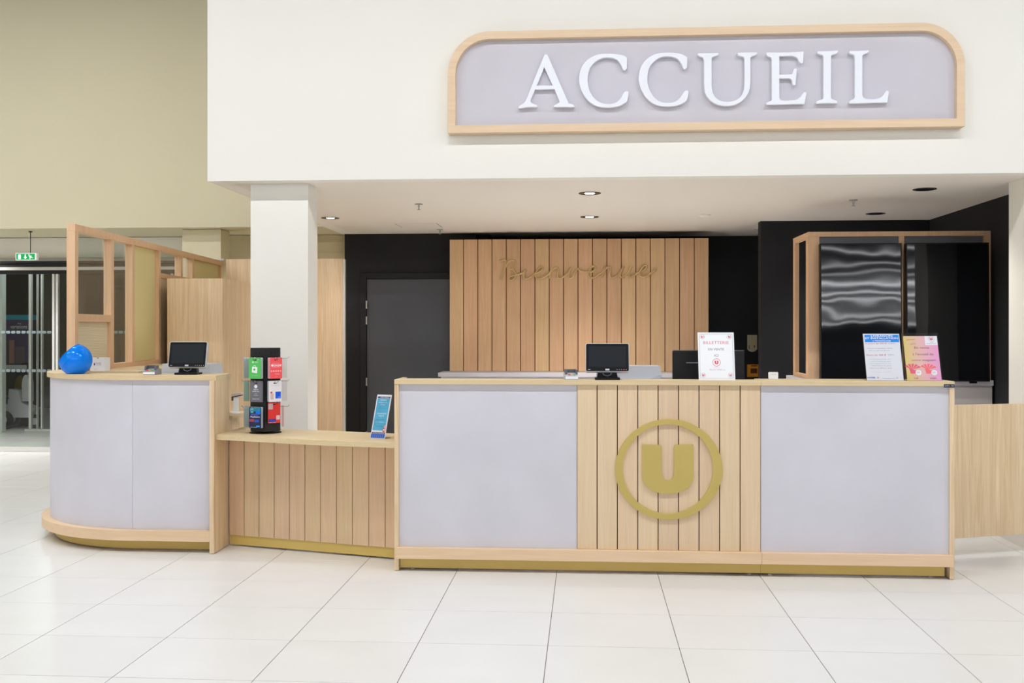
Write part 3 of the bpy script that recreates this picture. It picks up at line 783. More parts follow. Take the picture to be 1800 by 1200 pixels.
# ================================================================== CEILING FITTINGS
def downlight(x, y, power, lit, label):
    t = thing('downlight', label, 'downlight', (x, y, ZC), 0, 'recessed ceiling downlights')
    MB().lathe([(0.070, -0.0005), (0.070, -0.004), (0.088, -0.005), (0.090, -0.0005)], (0, 0, 0), 32, False).build('trim_ring', BLKP, t, True)
    MB().lathe([(0.069, -0.0008), (0.069, -0.0022), (0.04, -0.0022)], (0, 0, 0), 32).build('reflector', mat('downlight_dark', (40, 40, 46), 0.2, metal=0.6), t, True)
    MB().lathe([(0.04, -0.0023), (0.04, -0.0035)], (0, 0, 0), 24).build('lens', emit('lamp_on', (255, 250, 244), 9.0) if lit else mat('lens_off', (70, 78, 92), 0.1, metal=0.4), t)
    if power:
        l = bpy.data.lights.new('downlight_glow', 'SPOT'); l.energy = power; l.spot_size = math.radians(125); l.spot_blend = 1.0
        l.shadow_soft_size = 0.04; l.color = (1, 0.96, 0.9)
        o = bpy.data.objects.new('downlight_glow', l); COL.objects.link(o); o.location = (x, y, ZC - 0.02)
downlight(0.03, 8.48, 250, True, 'round black rimmed downlight nearest the fascia, centred over the counter')
downlight(0.035, 10.25, 240, True, 'bright round downlight deeper in the ceiling, in front of the plank panel')
downlight(2.637, 8.42, 55, False, 'dark rimmed downlight near the fascia above the right end')
downlight(2.726, 10.15, 110, False, 'dark rimmed downlight just in front of the tall screens')
downlight(-2.50, 10.17, 22, True, 'small lit downlight beside the top of the white column')
downlight(-3.30, 11.55, 60, True, 'added downlight brightening the office corner, out of sight behind the white column')  # unseen fixture added to brighten the dark office wall
def sprinkler(x, y, label):
    t = thing('sprinkler', label, 'sprinkler', (x, y, ZC), 0, 'ceiling sprinkler heads')
    MB().lathe([(0.036, -0.0005), (0.034, -0.006), (0.018, -0.008)], (0, 0, 0), 20).build('escutcheon', CHROME, t, True)
    MB().lathe([(0.008, -0.006), (0.008, -0.03), (0.005, -0.035), (0.005, -0.05)], (0, 0, 0), 10).build('stem', CHROME, t, True)
    MB().lathe([(0.014, -0.050), (0.016, -0.053)], (0, 0, 0), 14).build('deflector', CHROME, t)
sprinkler(-1.453, 9.09, 'chrome sprinkler head on the ceiling between the white column and the centre')
sprinkler(-1.59, 11.40, 'chrome sprinkler head close to the black rear wall, above the grey door')
sprinkler(2.252, 9.067, 'chrome sprinkler head on the ceiling in front of the screens')
sprinkler(1.86, 11.62, 'chrome sprinkler head half hidden by the black wall corner')
dtc = thing('smoke_detector', 'flat white smoke detector on the ceiling right of the centre', 'detector', (1.129, 10.12, ZC))
MB().lathe([(0.055, -0.0005), (0.055, -0.012), (0.042, -0.024), (0.015, -0.028)], (0, 0, 0), 24).build('housing', WHITE, dtc, True)
MB().lathe([(0.02, -0.0265), (0.02, -0.031)], (0, 0, 0), 16).build('sensor', SOFFIT, dtc)
ht = thing('ceiling_hatch', 'flush square access hatch in the ceiling above the grey door', 'hatch', (-1.96, 10.75, ZC))
MB().box(0, 0.42, 0, 0.42, -0.003, -0.0005).build('flap', SOFFIT, ht)
for a in (-0.008, 0.423): MB().box(a, a + 0.005, -0.008, 0.428, -0.0022, -0.0005).build('frame_strip', mat('hatch_line', (150, 142, 132), 0.7), ht)

# ================================================================== EXIT SIGN
ex = thing('exit_sign', 'lit green emergency exit sign hanging on a thin rod above the entrance', 'sign', (-6.215, 11.29, 2.226))
MB().box(-0.118, 0.13, 0.0, 0.05, 0.0, 0.082, 0.006).build('housing', PAPER, ex)
MB().box(-0.105, 0.108, -0.0015, 0.0, 0.008, 0.072).build('green_face', emit('exit_green', (6, 138, 66), 0.75), ex)
EW = emit('exit_white', (240, 255, 246), 0.9)
MB().box(-0.082, -0.054, -0.003, -0.0016, 0.014, 0.062).build('door_symbol', EW, ex)
MB().prism([(-0.005, 0.064), (-0.005, 0.036), (-0.018, 0.036), (0.0, 0.014), (0.018, 0.036), (0.005, 0.036), (0.005, 0.064)], -0.003, -0.0016, 'y').build('arrow_symbol', EW, ex)
rm = MB().prism([(0.04, 0.05), (0.06, 0.052), (0.074, 0.046), (0.07, 0.042), (0.066, 0.044), (0.068, 0.034), (0.088, 0.03), (0.086, 0.025), (0.064, 0.028), (0.056, 0.030), (0.056, 0.012), (0.050, 0.012), (0.049, 0.034), (0.047, 0.044), (0.038, 0.044)], -0.003, -0.0016, 'y')
rm.prism(arc(0.043, 0.060, 0.006, 0, 330, 10), -0.003, -0.0016, 'y'); rm.build('running_figure', EW, ex)
MB().tube([(0.045, 0.025, 0.08), (0.045, 0.025, ZC - 2.226)], 0.0045, 8).build('rod', BLKM, ex, True)
MB().lathe([(0.018, ZC - 2.226 - 0.012), (0.02, ZC - 2.226)], (0.045, 0.025, 0), 14).build('ceiling_cup', BLKM, ex)

# ================================================================== VESTIBULE THINGS
vl = bpy.data.lights.new('vestibule_fill', 'POINT'); vl.energy = 22; vl.shadow_soft_size = 0.15; vl.color = (0.9, 1.0, 0.98)
vlo = bpy.data.objects.new('vestibule_fill', vl); COL.objects.link(vlo); vlo.location = (-7.4, 14.0, 2.45)  # fill light added to lift the vestibule floor and poster
el = bpy.data.lights.new('entrance_fill', 'SPOT'); el.energy = 220; el.spot_size = math.radians(140); el.spot_blend = 1.0; el.shadow_soft_size = 0.06
elo = bpy.data.objects.new('entrance_fill', el); COL.objects.link(elo); elo.location = (-7.25, 11.6, ZC - 0.03)  # unseen fill spot added to brighten the entrance recess
ks = thing('poster_display', 'upright purple poster display with turquoise top reading variations, behind the entrance glass', 'display', (-8.53, 15.3, 0))
MB().box(-0.19, 0.17, 0, 0.25, 0.0, 1.67).build('cabinet', mat('kiosk_dark', (48, 52, 60), 0.5), ks)
MB().box(-0.195, 0.175, -0.01, -0.0005, 0.93, 1.60).build('poster', flat(92, 84, 118), ks)
MB().box(-0.195, 0.175, -0.012, 0.24, 1.605, 1.68).build('header', mat('turquoise', (60, 178, 206), 0.4), ks)
text_part('variations', 0.01, 1.50, 0.26, 0.055, PAPER, ks, -0.0105)
text_part('les', 0.02, 1.55, 0.05, 0.025, PAPER, ks, -0.0105)
text_part('parfums', 0.0, 1.44, 0.16, 0.02, flat(200, 190, 210), ks, -0.0105)
MB().box(-0.14, -0.06, -0.011, -0.0102, 0.95, 1.3).build('figure_print', flat(190, 140, 130), ks)
MB().box(-0.05, 0.10, -0.011, -0.0102, 0.95, 1.2).build('figure_print', flat(120, 108, 120), ks)
MB().box(-0.2, 0.17, -0.012, 0.0, 0.84, 0.925).build('shelf', PAPER, ks)
MB().prism(arc(0.02, 0.60, 0.085, 0, 360, 20, 0.17), -0.006, -0.0005, 'y').build('yellow_print', flat(120, 108, 60), ks)
sc_ = thing('mobility_scooter', 'white and grey three wheeled scooter parked behind the entrance glass', 'scooter', (-8.36, 14.95, 0))
SB = mat('scooter_white', (214, 214, 216), 0.4)
for xx, yy, rr in ((-0.20, 0.0, 0.13), (-0.20, 0.24, 0.13), (0.22, 0.12, 0.10)):
    wl = MB().lathe([(rr * 0.45, -0.03), (rr, -0.035), (rr, 0.035), (rr * 0.45, 0.03)], (0, 0, 0), 22).xform(Matrix.Translation((xx, yy, rr)) @ Matrix.Rotation(math.pi / 2, 4, 'X'))
    wob = wl.build('wheel', BLKP, sc_, True)
    MB().lathe([(rr * 0.5, -0.034), (rr * 0.5, 0.034)], (0, 0, 0), 18).xform(Matrix.Translation((xx, yy, rr)) @ Matrix.Rotation(math.pi / 2, 4, 'X')).build('hub', SILVER, wob)
MB().prism([(-0.30, 0.16), (0.20, 0.16), (0.24, 0.30), (0.05, 0.38), (0.0, 0.56), (-0.14, 0.58), (-0.16, 0.36), (-0.30, 0.32)], 0.03, 0.21, 'y').build('body_shell', SB, sc_)
MB().box(-0.30, -0.12, 0.03, 0.21, 0.42, 0.47, 0.015).build('seat', mat('scooter_blue', (44, 60, 92), 0.5), sc_)
MB().prism(arc(0.10, 0.62, 0.06, 0, 180, 10, 0.17) + [(0.05, 0.40), (0.16, 0.40)], 0.06, 0.18, 'y').build('front_shield', SB, sc_)
MB().tube([(0.12, 0.12, 0.3), (0.10, 0.12, 0.95)], 0.016, 8).build('tiller', BLKM, sc_, True)
MB().tube([(0.10, -0.04, 0.95), (0.10, 0.28, 0.95)], 0.014, 8).build('handlebar', BLKM, sc_, True)

# ================================================================== THINGS ON THE COUNTERS
def till(loc, rz, label, wdt=0.262, led=False):
    t = thing('till_screen', label, 'screen', loc, rz, 'touch screen tills')
    MB().box(-0.075, 0.075, -0.055, 0.075, 0.0, 0.014, 0.004).build('base', BLKP, t)
    MB().prism([(-0.062, 0.0142), (0.062, 0.0142), (0.05, 0.075), (-0.05, 0.075)], -0.005, 0.045, 'y').build('stand', BLKP, t)
    MB().tube([(-0.035, -0.008, 0.055), (-0.02, -0.012, 0.028), (0.0, -0.012, 0.022), (0.02, -0.012, 0.03), (0.03, -0.008, 0.055)], 0.003, 6).build('cable', GREYP, t, True)
    M = Matrix.Translation((0, -0.03, 0.048)) @ Matrix.Rotation(math.radians(-16), 4, 'X')
    h = 0.177; w2 = wdt / 2
    o = outline_part('housing', [rrect(-w2, w2, 0, h, 0.012)], 0.0, 0.032, SILVER, t, 0.003); o.data.transform(M)
    o = outline_part('bezel', [rrect(-w2 + 0.004, w2 - 0.004, 0.004, h - 0.004, 0.009)], -0.002, 0.001, BLKP, t); o.data.transform(M)
    MB().box(-w2 + 0.02, w2 - 0.02, -0.0028, -0.0021, 0.030, h - 0.02).xform(M).build('display', SCREEN, t)
    MB().box(-0.012, 0.012, -0.0032, -0.0021, 0.008, 0.018).xform(M).build('badge', SILVER, t)
    for k in range(5):
        xx = 0.055 + k * 0.0135
        MB().box(xx, xx + 0.005, -0.003, -0.0021, 0.011, 0.015).xform(M).build('key', emit('red_led', (255, 40, 60), 1.2) if (led and k == 3) else GREYP, t)
    MB().box(-w2 + 0.015, -w2 + 0.03, -0.003, -0.0021, 0.011, 0.015).xform(M).build('badge', GREYP, t)
till((-2.640, 6.83, TOPZ + 0.002), 0.08, 'touch screen till on the curved counter, leaning back in silver housing', 0.25)
till((0.128, 6.345, TOPZ), 0.0, 'touch screen till with a red lit button on the long counter', 0.262, True)

def drawer(loc, wdt, label, hh=0.072):
    t = thing('cash_drawer', label, 'cash drawer', loc, 0, 'cash drawers')
    h = wdt / 2
    MB().prism([(-h, 0.006), (h, 0.006), (h + 0.004, 0.05), (h - 0.006, hh), (-h + 0.006, hh), (-h - 0.004, 0.05)], 0.0, 0.22, 'y').build('body', SILVER, t)
    MB().prism([(h - 0.10, 0.008), (h + 0.001, 0.008), (h + 0.003, 0.05)], -0.002, -0.0002, 'y').build('chamfer', mat('silver_shade', (178, 181, 190), 0.4), t)
    MB().prism([(-h + 0.10, 0.008), (-h - 0.001, 0.008), (-h - 0.003, 0.05)], -0.002, -0.0002, 'y').build('chamfer', mat('silver_shade', (178, 181, 190), 0.4), t)
    MB().box(-h + 0.02, h - 0.02, 0.01, 0.2, 0.0, 0.0055).build('foot', BLKP, t)
drawer((-2.73, 7.035, 1.094), 0.35, 'silver cash drawer behind the till on the curved counter', 0.125)
drawer((0.27, 6.66, 1.123), 0.40, 'pale silver cash drawer behind the till on the long counter', 0.10)
# support shelf for the drawer of the curved counter
sh = thing('drawer_shelf', 'oak shelf under the silver cash drawer behind the curved counter', 'shelf', (-2.62, 7.15, 1.07))
MB().box(-0.30, 0.09, -0.148, 0.16, 0.0, 0.0235).build('board', OAKX, sh)
MB().box(-0.30, -0.275, -0.1, 0.16, -0.20, 0.0).build('bracket', OAKZ, sh)
MB().box(0.065, 0.09, -0.1, 0.16, -0.20, 0.0).build('bracket', OAKZ, sh)

def card_terminal(loc, rz, label, tone):
    t = thing('card_terminal', label, 'card terminal', loc, rz, 'card payment terminals')
    MB().prism([(-0.08, 0.0), (0.08, 0.0), (0.08, 0.034), (0.02, 0.044), (-0.08, 0.026)], -0.037, 0.037, 'x').build('body', tone, t)
    MB().box(-0.037, 0.037, -0.0812, -0.0801, 0.006, 0.02).build('front_lip', PAPER, t)
    pf = MB().prism([(-0.055, 0.0305), (-0.045, 0.058), (0.012, 0.062), (0.018, 0.044)], 0.026, 0.037, 'x')
    pf.prism([(-0.055, 0.0305), (-0.045, 0.058), (0.012, 0.062), (0.018, 0.044)], -0.037, -0.026, 'x')
    pf.box(-0.026, 0.026, 0.0, 0.012, 0.0415, 0.061); pf.build('privacy_hood', DGREYP, t)
    for k, cc in enumerate(((226, 70, 78), (236, 200, 70), (120, 190, 120))):
        MB().box(-0.021 + k * 0.0155, -0.008 + k * 0.0155, -0.072, -0.058, 0.0285, 0.034).build('key', flat(*cc), t)
card_terminal((-2.87, 6.80, TOPZ + 0.002), 0.12, 'grey card payment terminal with coloured keys on the curved counter', GREYP)
card_terminal((-0.092, 6.362, TOPZ), 0.1, 'pale grey card payment terminal on the ledge left of the till', SILVER)

bm_ = thing('monitor', 'black monitor seen from behind, partly covered by the ticket sign', 'monitor', (0.775, 6.74, 1.123))
MB().box(-0.226, 0.226, 0.0, 0.035, 0.012, 0.197, 0.006).build('housing', mat('monitor_black', (20, 20, 23), 0.3, spec=0.3), bm_)
MB().box(-0.14, 0.14, -0.0025, -0.0002, 0.118, 0.122).build('vent_strip', GREYP, bm_)
MB().box(-0.223, 0.223, 0.003, 0.03, 0.1972, 0.1995).build('top_edge', mat('dull_green_grey', (120, 126, 122), 0.4), bm_)
MB().prism([(-0.1, 0.0), (0.1, 0.0), (0.06, 0.012), (-0.06, 0.012)], -0.05, 0.09, 'y').build('foot', BLKP, bm_)

def u_badge(t, x, z, r, y):
    RED = flat(222, 92, 104); GR = flat(176, 180, 190)
    outline_part('badge_ring', [arc(x, z, r, 0, 354, 24), arc(x, z, r * 0.90, 0, 354, 24)], y - 0.0004, y, GR if r < 0.02 else RED, t)
    s = r * 0.46
    lp = smooth_loop([(-1, 1, K), (-0.25, 1, K), (-0.25, -0.3, K), (0, -0.5), (0.25, -0.3, K), (0.25, 1, K), (1, 1, K), (1, -0.3, K), (0.7, -0.85), (0, -1.0), (-0.7, -0.85), (-1, -0.3, K)])
    outline_part('badge_letter', [[(x + a * s, z + b * s) for a, b in lp]], y - 0.0004, y, RED, t)

LEAN = math.radians(-19)
# white ticket sign
s1 = thing('ticket_sign', 'white standing sign reading BILLETTERIE EN VENTE ICI on the long counter', 'sign', (0.775, YC + 0.03, TOPZ), 0, None, math.radians(-14))
MB().box(-0.107, 0.107, 0.0, 0.004, 0.0, 0.292, 0.001).build('sheet', PAPER, s1)
outline_part('border', [[(-0.098, 0.012), (0.098, 0.012), (0.098, 0.282), (-0.098, 0.282)], [(-0.0968, 0.0132), (0.0968, 0.0132), (0.0968, 0.2808), (-0.0968, 0.2808)]], -0.0005, -0.0001, flat(150, 155, 165), s1)
text_part('BILLETTERIE', 0, 0.229, 0.15, 0.017, flat(226, 120, 130), s1, -0.0003)
text_part('EN VENTE', 0, 0.188, 0.092, 0.014, flat(120, 120, 130), s1, -0.0003)
text_part('ICI', 0, 0.150, 0.024, 0.014, flat(120, 120, 130), s1, -0.0003)
text_part('BILLETTERIE', -0.006, 0.064, 0.07, 0.009, flat(190, 190, 196), s1, -0.0003)
text_part('.com', 0.042, 0.0625, 0.018, 0.006, flat(200, 200, 206), s1, -0.0003)
text_part('MAGASIN U', 0, 0.079, 0.04, 0.004, flat(200, 170, 176), s1, -0.0003)
u_badge(s1, 0.0, 0.108, 0.024, -0.0002)
for xx in (-0.080, 0.080):
    for zz in (0.03, 0.264): u_badge(s1, xx, zz, 0.0145, -0.0002)
MB().prism([(0.0, 0.0), (0.11, 0.0), (0.11, 0.003), (0.0, 0.003)], -0.1, 0.1, 'x').xform(Matrix.Rotation(math.radians(14), 4, 'X')).build('stand_foot', ACRYL, s1)

# blue header price card
def holder(t, wdt, hgt):
    MB().box(-wdt / 2 - 0.003, wdt / 2 + 0.003, -0.0035, -0.002, 0.0, hgt + 0.008).build('acrylic_front', ACRYL, t)
    MB().box(-wdt / 2 - 0.003, wdt / 2 + 0.003, 0.002, 0.0045, 0.0, hgt + 0.008).build('acrylic_back', ACRYL, t)
    MB().box(-wdt / 2 - 0.003, wdt / 2 + 0.003, 0.0, 0.095, 0.0, 0.003).xform(Matrix.Rotation(-t.rotation_euler.x, 4, 'X')).build('acrylic_foot', ACRYL, t)
s2 = thing('price_card', 'white card with blue header LIVRAISON ET INSTALLATION in a clear stand', 'sign', (1.752, YC + 0.035, TOPZ), 0, 'cards in clear stands', LEAN)
holder(s2, 0.21, 0.288)
MB().box(-0.105, 0.105, -0.0018, 0.0018, 0.002, 0.29).build('sheet', PAPER, s2)
MB().box(-0.098, 0.101, -0.0021, -0.0018, 0.238, 0.284).build('header', flat(26, 142, 236), s2)
y = -0.0024
text_part('LIVRAISON', 0.002, 0.277, 0.125, 0.012, PAPER, s2, y, bold=0.02)
text_part('ET INSTALLATION', 0.0, 0.262, 0.19, 0.012, PAPER, s2, y, bold=0.02)
text_part('U TECHNOLOGIE', 0.0, 0.246, 0.105, 0.009, PAPER, s2, y, bold=0.02)
RD = flat(226, 110, 116); GT = flat(150, 152, 166)
text_part('A partir de 300 €', -0.035, 0.228, 0.125, 0.010, RD, s2, y)
text_part('(*)(**) :', 0.06, 0.228, 0.045, 0.009, GT, s2, y)
text_part('Livraison et installation offerte', -0.015, 0.2, 0.145, 0.006, GT, s2, y)
text_part('(dans un rayon de 30 kms)', -0.02, 0.185, 0.12, 0.006, GT, s2, y)
text_part('Moins de 300 €', -0.04, 0.158, 0.115, 0.010, RD, s2, y)
text_part('(*)(**) :', 0.05, 0.158, 0.04, 0.009, GT, s2, y)
for k, ln in enumerate(('• Sur Fontenay-le-comte : 15 €', '• Hors Fontenay-le-comte', 'dans un rayon de 15 kms : 25 €', '• Hors Fontenay-le-comte', 'entre 15 et 30 kms : 40 €')):
    text_part(ln, -0.02 + 0.003 * (k % 2), 0.131 - k * 0.0135, 0.125 - 0.01 * (k % 2), 0.0055, GT, s2, y)
text_part('voir conditions en magasin', -0.02, 0.052, 0.12, 0.004, flat(190, 192, 200), s2, y)
text_part('HYPER', -0.078, 0.018, 0.045, 0.009, flat(40, 80, 190), s2, y, bold=0.02)
text_part('Fontenay-le-Comte', 0.02, 0.014, 0.07, 0.006, flat(70, 110, 200), s2, y)
text_part('U', 0.068, 0.017, 0.008, 0.008, flat(110, 90, 90), s2, y, bold=0.02)
u_badge(s2, -0.042, 0.018, 0.007, y)

# pink and yellow card
s3 = thing('price_card', 'pink and yellow card about items on sale at the desk, in a clear stand', 'sign', (1.976, YC + 0.035, TOPZ), 0, 'cards in clear stands', LEAN)
holder(s3, 0.206, 0.288)
def grad():
    m, nt, b = newmat('pink_yellow_print'); N, L = nt.nodes, nt.links
    tc = N.new('ShaderNodeTexCoord'); sp = N.new('ShaderNodeSeparateXYZ'); mr = N.new('ShaderNodeMapRange')
    mr.inputs['From Min'].default_value = -0.09; mr.inputs['From Max'].default_value = 0.09
    cr = N.new('ShaderNodeValToRGB')
    e = cr.color_ramp.elements
    e[0].color = lin((238, 214, 130)); e[1].color = lin((250, 176, 218))
    e2 = cr.color_ramp.elements.new(0.5); e2.color = lin((248, 200, 196))
    L.new(tc.outputs['Object'], sp.inputs[0]); L.new(sp.outputs[0], mr.inputs['Value'])
    L.new(mr.outputs[0], cr.inputs[0]); L.new(cr.outputs[0], b.inputs['Base Color'])
    return m
MB().box(-0.098, 0.098, -0.0018, 0.0018, 0.002, 0.276).build('sheet', grad(), s3)
MB().box(0.026, 0.098, -0.0021, -0.0018, 0.22, 0.276).build('logo_field', PAPER, s3)
u_badge(s3, 0.063, 0.258, 0.0175, y)
text_part('MES', 0.066, 0.236, 0.02, 0.004, GT, s3, y); text_part('PHOTOS', 0.063, 0.229, 0.056, 0.006, GT, s3, y)
BR = flat(150, 96, 104)
text_part('En vente', 0.004, 0.204, 0.085, 0.014, BR, s3, y)
text_part("à l'accueil de", 0.007, 0.164, 0.12, 0.014, BR, s3, y)
text_part('votre magasin', 0.006, 0.125, 0.138, 0.014, BR, s3, y)
text_part('jeux', -0.055, 0.254, 0.05, 0.011, flat(190, 150, 120), s3, y, rot=0.12)
text_part('utile', -0.045, 0.228, 0.034, 0.010, flat(190, 150, 120), s3, y, rot=0.12)
for cx_, num, cc in ((-0.045, '50', (240, 96, 132)), (0.045, '20', (255, 112, 116))):
    fan = MB()
    for k in range(5):
        a0 = math.radians(28 + 24 * k); a1 = a0 + math.radians(17)
        fan.prism([(cx_ - 0.018, 0.07), (cx_ - 0.018 + 0.055 * math.cos(a0), 0.062 + 0.042 * math.sin(a0)), (cx_ - 0.018 + 0.055 * math.cos(a1), 0.062 + 0.042 * math.sin(a1))], -0.0022, -0.0018, 'y')
    fan.prism([(cx_ - 0.036, 0.078), (cx_ + 0.004, 0.062), (cx_ - 0.004, 0.044), (cx_ - 0.030, 0.044)], -0.00225, -0.00175, 'y')
    fan.build('fan_print', flat(*cc), s3)
    MB().prism(arc(cx_ + 0.015, 0.05, 0.017, 0, 354, 18), -0.0025, -0.0022, 'y').build('price_dot', PAPER, s3)
    text_part(num, cx_ + 0.013, 0.051, 0.018, 0.010, flat(230, 120, 160), s3, -0.0027)
text_part('12€', -0.046, 0.016, 0.024, 0.009, BR, s3, y); text_part('5€80', 0.05, 0.016, 0.036, 0.009, BR, s3, y)

wd = thing('card_reader', 'small white rounded plastic device standing on the right counter top', 'device', (1.137, YC + 0.22, TOPZ))
outline_part('body', [rrect(-0.029, 0.029, 0.0, 0.042, 0.006)], 0.0, 0.012, PAPER, wd, 0.001)
MB().box(-0.016, 0.016, -0.0006, -0.0001, 0.027, 0.0285).build('slot', GREYP, wd)

# blue bowl
bw = thing('blue_bowl', 'translucent bright blue round candy bowl with a slanted opening on the curved counter', 'bowl', (-3.447, 6.90, TOPZ + 0.002))
def blue():
    m, nt, b = newmat('blue_plastic')
    b.inputs['Base Color'].default_value = lin((0, 150, 255)); b.inputs['Roughness'].default_value = 0.06
    N, L = nt.nodes, nt.links
    tr = N.new('ShaderNodeBsdfTransparent'); tr.inputs[0].default_value = (0.2, 0.72, 1.0, 1)
    mx = N.new('ShaderNodeMixShader'); mx.inputs[0].default_value = 0.62
    out = N['Material Output']
    L.new(tr.outputs[0], mx.inputs[1]); L.new(b.outputs[0], mx.inputs[2]); L.new(mx.outputs[0], out.inputs[0])
    return m
BLUE = blue()
R = 0.108
bmm = bmesh.new()
bmesh.ops.create_uvsphere(bmm, u_segments=40, v_segments=24, radius=R)
bmesh.ops.translate(bmm, verts=bmm.verts, vec=(0, 0, R * 0.86))
# flat base
geom = bmm.verts[:] + bmm.edges[:] + bmm.faces[:]
bmesh.ops.bisect_plane(bmm, geom=geom, plane_co=(0, 0, 0.0), plane_no=(0, 0, -1), clear_outer=True)
ed = [e for e in bmm.edges if e.is_boundary]
bmesh.ops.contextual_create(bmm, geom=ed)
geom = bmm.verts[:] + bmm.edges[:] + bmm.faces[:]
nrm = Vector((-0.72, -0.08, 0.69)).normalized()
bmesh.ops.bisect_plane(bmm, geom=geom, plane_co=Vector((0, 0, R * 0.86)) + nrm * 0.058, plane_no=nrm, clear_outer=True)
me = bpy.data.meshes.new('shell'); bmm.to_mesh(me)
rim = [v.co.copy() for e in bmm.edges if e.is_boundary for v in e.verts]
bmm.free()
o = link('shell', me, BLUE, bw, True)
sm = o.modifiers.new('thickness', 'SOLIDIFY'); sm.thickness = 0.003; sm.offset = -1
c0 = Vector((0, 0, R * 0.86)) + nrm * 0.058; rr = math.sqrt(R * R - 0.058 ** 2)
ta = nrm.cross(Vector((0, 1, 0))).normalized(); tb = nrm.cross(ta)
MB().tube([c0 + ta * rr * math.cos(a) + tb * rr * math.sin(a) for a in [2 * math.pi * k / 40 for k in range(41)]], 0.0028, 6).build('rim', BLUE, bw, True)
c1_ = Vector((0, 0, R * 0.86)) + Vector((0.62, 0, 0.0)) * 0.0
n2_ = Vector((0.70, 0.0, -0.70)); ta2 = n2_.cross(Vector((0, 1, 0))).normalized(); tb2 = Vector((0, 1, 0))
seam = []
for k in range(41):
    a = 2 * math.pi * k / 40
    p = c1_ + ta2 * R * 1.003 * math.cos(a) + tb2 * R * 1.003 * math.sin(a)
    if p.z > 0.02 and (p - c0).dot(nrm) < 0: seam.append(p)
seam.sort(key=lambda p: p.y)
fr_ = [p for p in seam if p.y < 0]
fr_.sort(key=lambda p: p.z)
if len(fr_) > 3: MB().tube(fr_, 0.0012, 5).build('seam', BLUE, bw, True)
SWEET = [mat('sweet_%d' % i, c, 0.4) for i, c in enumerate(((236, 238, 244), (120, 200, 240), (30, 120, 210), (220, 230, 240)))]
for i in range(14):
    a = i * 2.4; r_ = 0.02 + 0.045 * math.sqrt((i + 0.5) / 14)
    q = MB().box(-0.016, 0.016, -0.009, 0.009, -0.005, 0.005, 0.002).xform(Matrix.Translation((r_ * math.cos(a) * 0.8, r_ * math.sin(a) * 0.8, 0.014 + 0.013 * (i % 3))) @ Matrix.Rotation(a, 4, 'Z') @ Matrix.Rotation(0.3 * (i % 3 - 1), 4, 'X'))
    tag(q.xform(Matrix.Translation((-3.447, 6.90, TOPZ + 0.002))).build('wrapped_sweet', SWEET[i % 4]), 'small wrapped sweet lying in the translucent blue bowl', 'sweet', 'sweets in the blue bowl')

wbx = thing('white_box', 'small white cardboard box with blue print beside the blue bowl', 'box', (-3.515, 7.365, TOPZ + 0.002), 0.0)
MB().box(-0.056, 0.056, 0.0, 0.08, 0.0, 0.096, 0.001).build('carton', PAPER, wbx)
MB().prism([(-0.008, 0.0962), (0.012, 0.0962), (0.008, 0.0915), (-0.004, 0.0915)], -0.0008, -0.0001, 'y').build('thumb_notch', flat(140, 120, 110), wbx)
text_part('PURE', 0.008, 0.056, 0.036, 0.009, flat(120, 120, 170), wbx, -0.0006)
text_part('WATER', 0.008, 0.044, 0.036, 0.008, flat(150, 150, 180), wbx, -0.0006)
MB().prism([(-0.026, 0.04), (-0.020, 0.04), (-0.018, 0.05), (-0.023, 0.062), (-0.028, 0.05)], -0.0008, -0.0001, 'y').build('drop_print', flat(60, 60, 170), wbx)
text_part('hygiene', -0.01, 0.013, 0.03, 0.005, flat(90, 120, 200), wbx, -0.0006)
lf = MB().box(-0.05, 0.05, -0.07, 0.07, 0, 0.002).xform(Matrix.Translation((-3.27, 7.62, TOPZ + 0.002)) @ Matrix.Rotation(0.5, 4, 'Z'))
tag(lf.build('leaflet', flat(120, 190, 226)), 'light blue leaflet lying on the oak top near the card terminal', 'leaflet')

# ---- hand scanner stand on the inner desk
hs_ = thing('barcode_scanner', 'white hand scanner with black grip standing behind the curved counter', 'scanner', (-2.462, 7.25, 0.866))
MB().lathe([(0.035, 0.0), (0.035, 0.006), (0.02, 0.01)], (0, 0, 0), 20).build('base', PAPER, hs_, True)
MB().prism([(-0.012, 0.008), (0.022, 0.008), (0.022, 0.112), (-0.006, 0.112)], -0.014, 0.014, 'y').build('stem', PAPER, hs_)
MB().prism([(-0.016, 0.112), (0.046, 0.122), (0.050, 0.130), (-0.016, 0.118)], -0.02, 0.02, 'y').build('grip', BLKP, hs_)
MB().prism([(-0.018, 0.1185), (0.050, 0.1305), (0.056, 0.138), (0.04, 0.143), (-0.018, 0.134)], -0.022, 0.022, 'y').build('head', SILVER, hs_)
MB().box(-0.022, -0.0165, -0.012, 0.012, 0.088, 0.116).build('trigger', BLKP, hs_)

# ---- blue leaflet in a stand on the low counter
s4 = thing('leaflet_stand', 'narrow blue leaflet in a clear leaning stand at the end of the low counter', 'leaflet', (-1.300, 6.50, 0.770), -0.29, None, math.radians(-20))
holder(s4, 0.10, 0.286)
MB().box(-0.051, 0.051, -0.0018, 0.0018, 0.002, 0.288).build('sheet', PAPER, s4)
MB().box(-0.044, 0.044, -0.0021, -0.0018, 0.055, 0.262).build('blue_field', mat('leaflet_blue', (72, 172, 210), 0.4, var=0.12, scale=14), s4)
MB().box(-0.044, 0.044, -0.0021, -0.0018, 0.264, 0.276).build('dark_header', flat(66, 58, 112), s4)
MB().box(-0.046, 0.046, -0.0021, -0.0018, 0.034, 0.044).build('dark_footer', flat(84, 70, 104), s4)
MB().box(-0.048, 0.048, -0.0021, -0.0018, 0.006, 0.033).build('blue_footer', flat(48, 96, 196), s4)
text_part('HYPER ADHERENT', 0.006, 0.270, 0.062, 0.007, PAPER, s4, y)
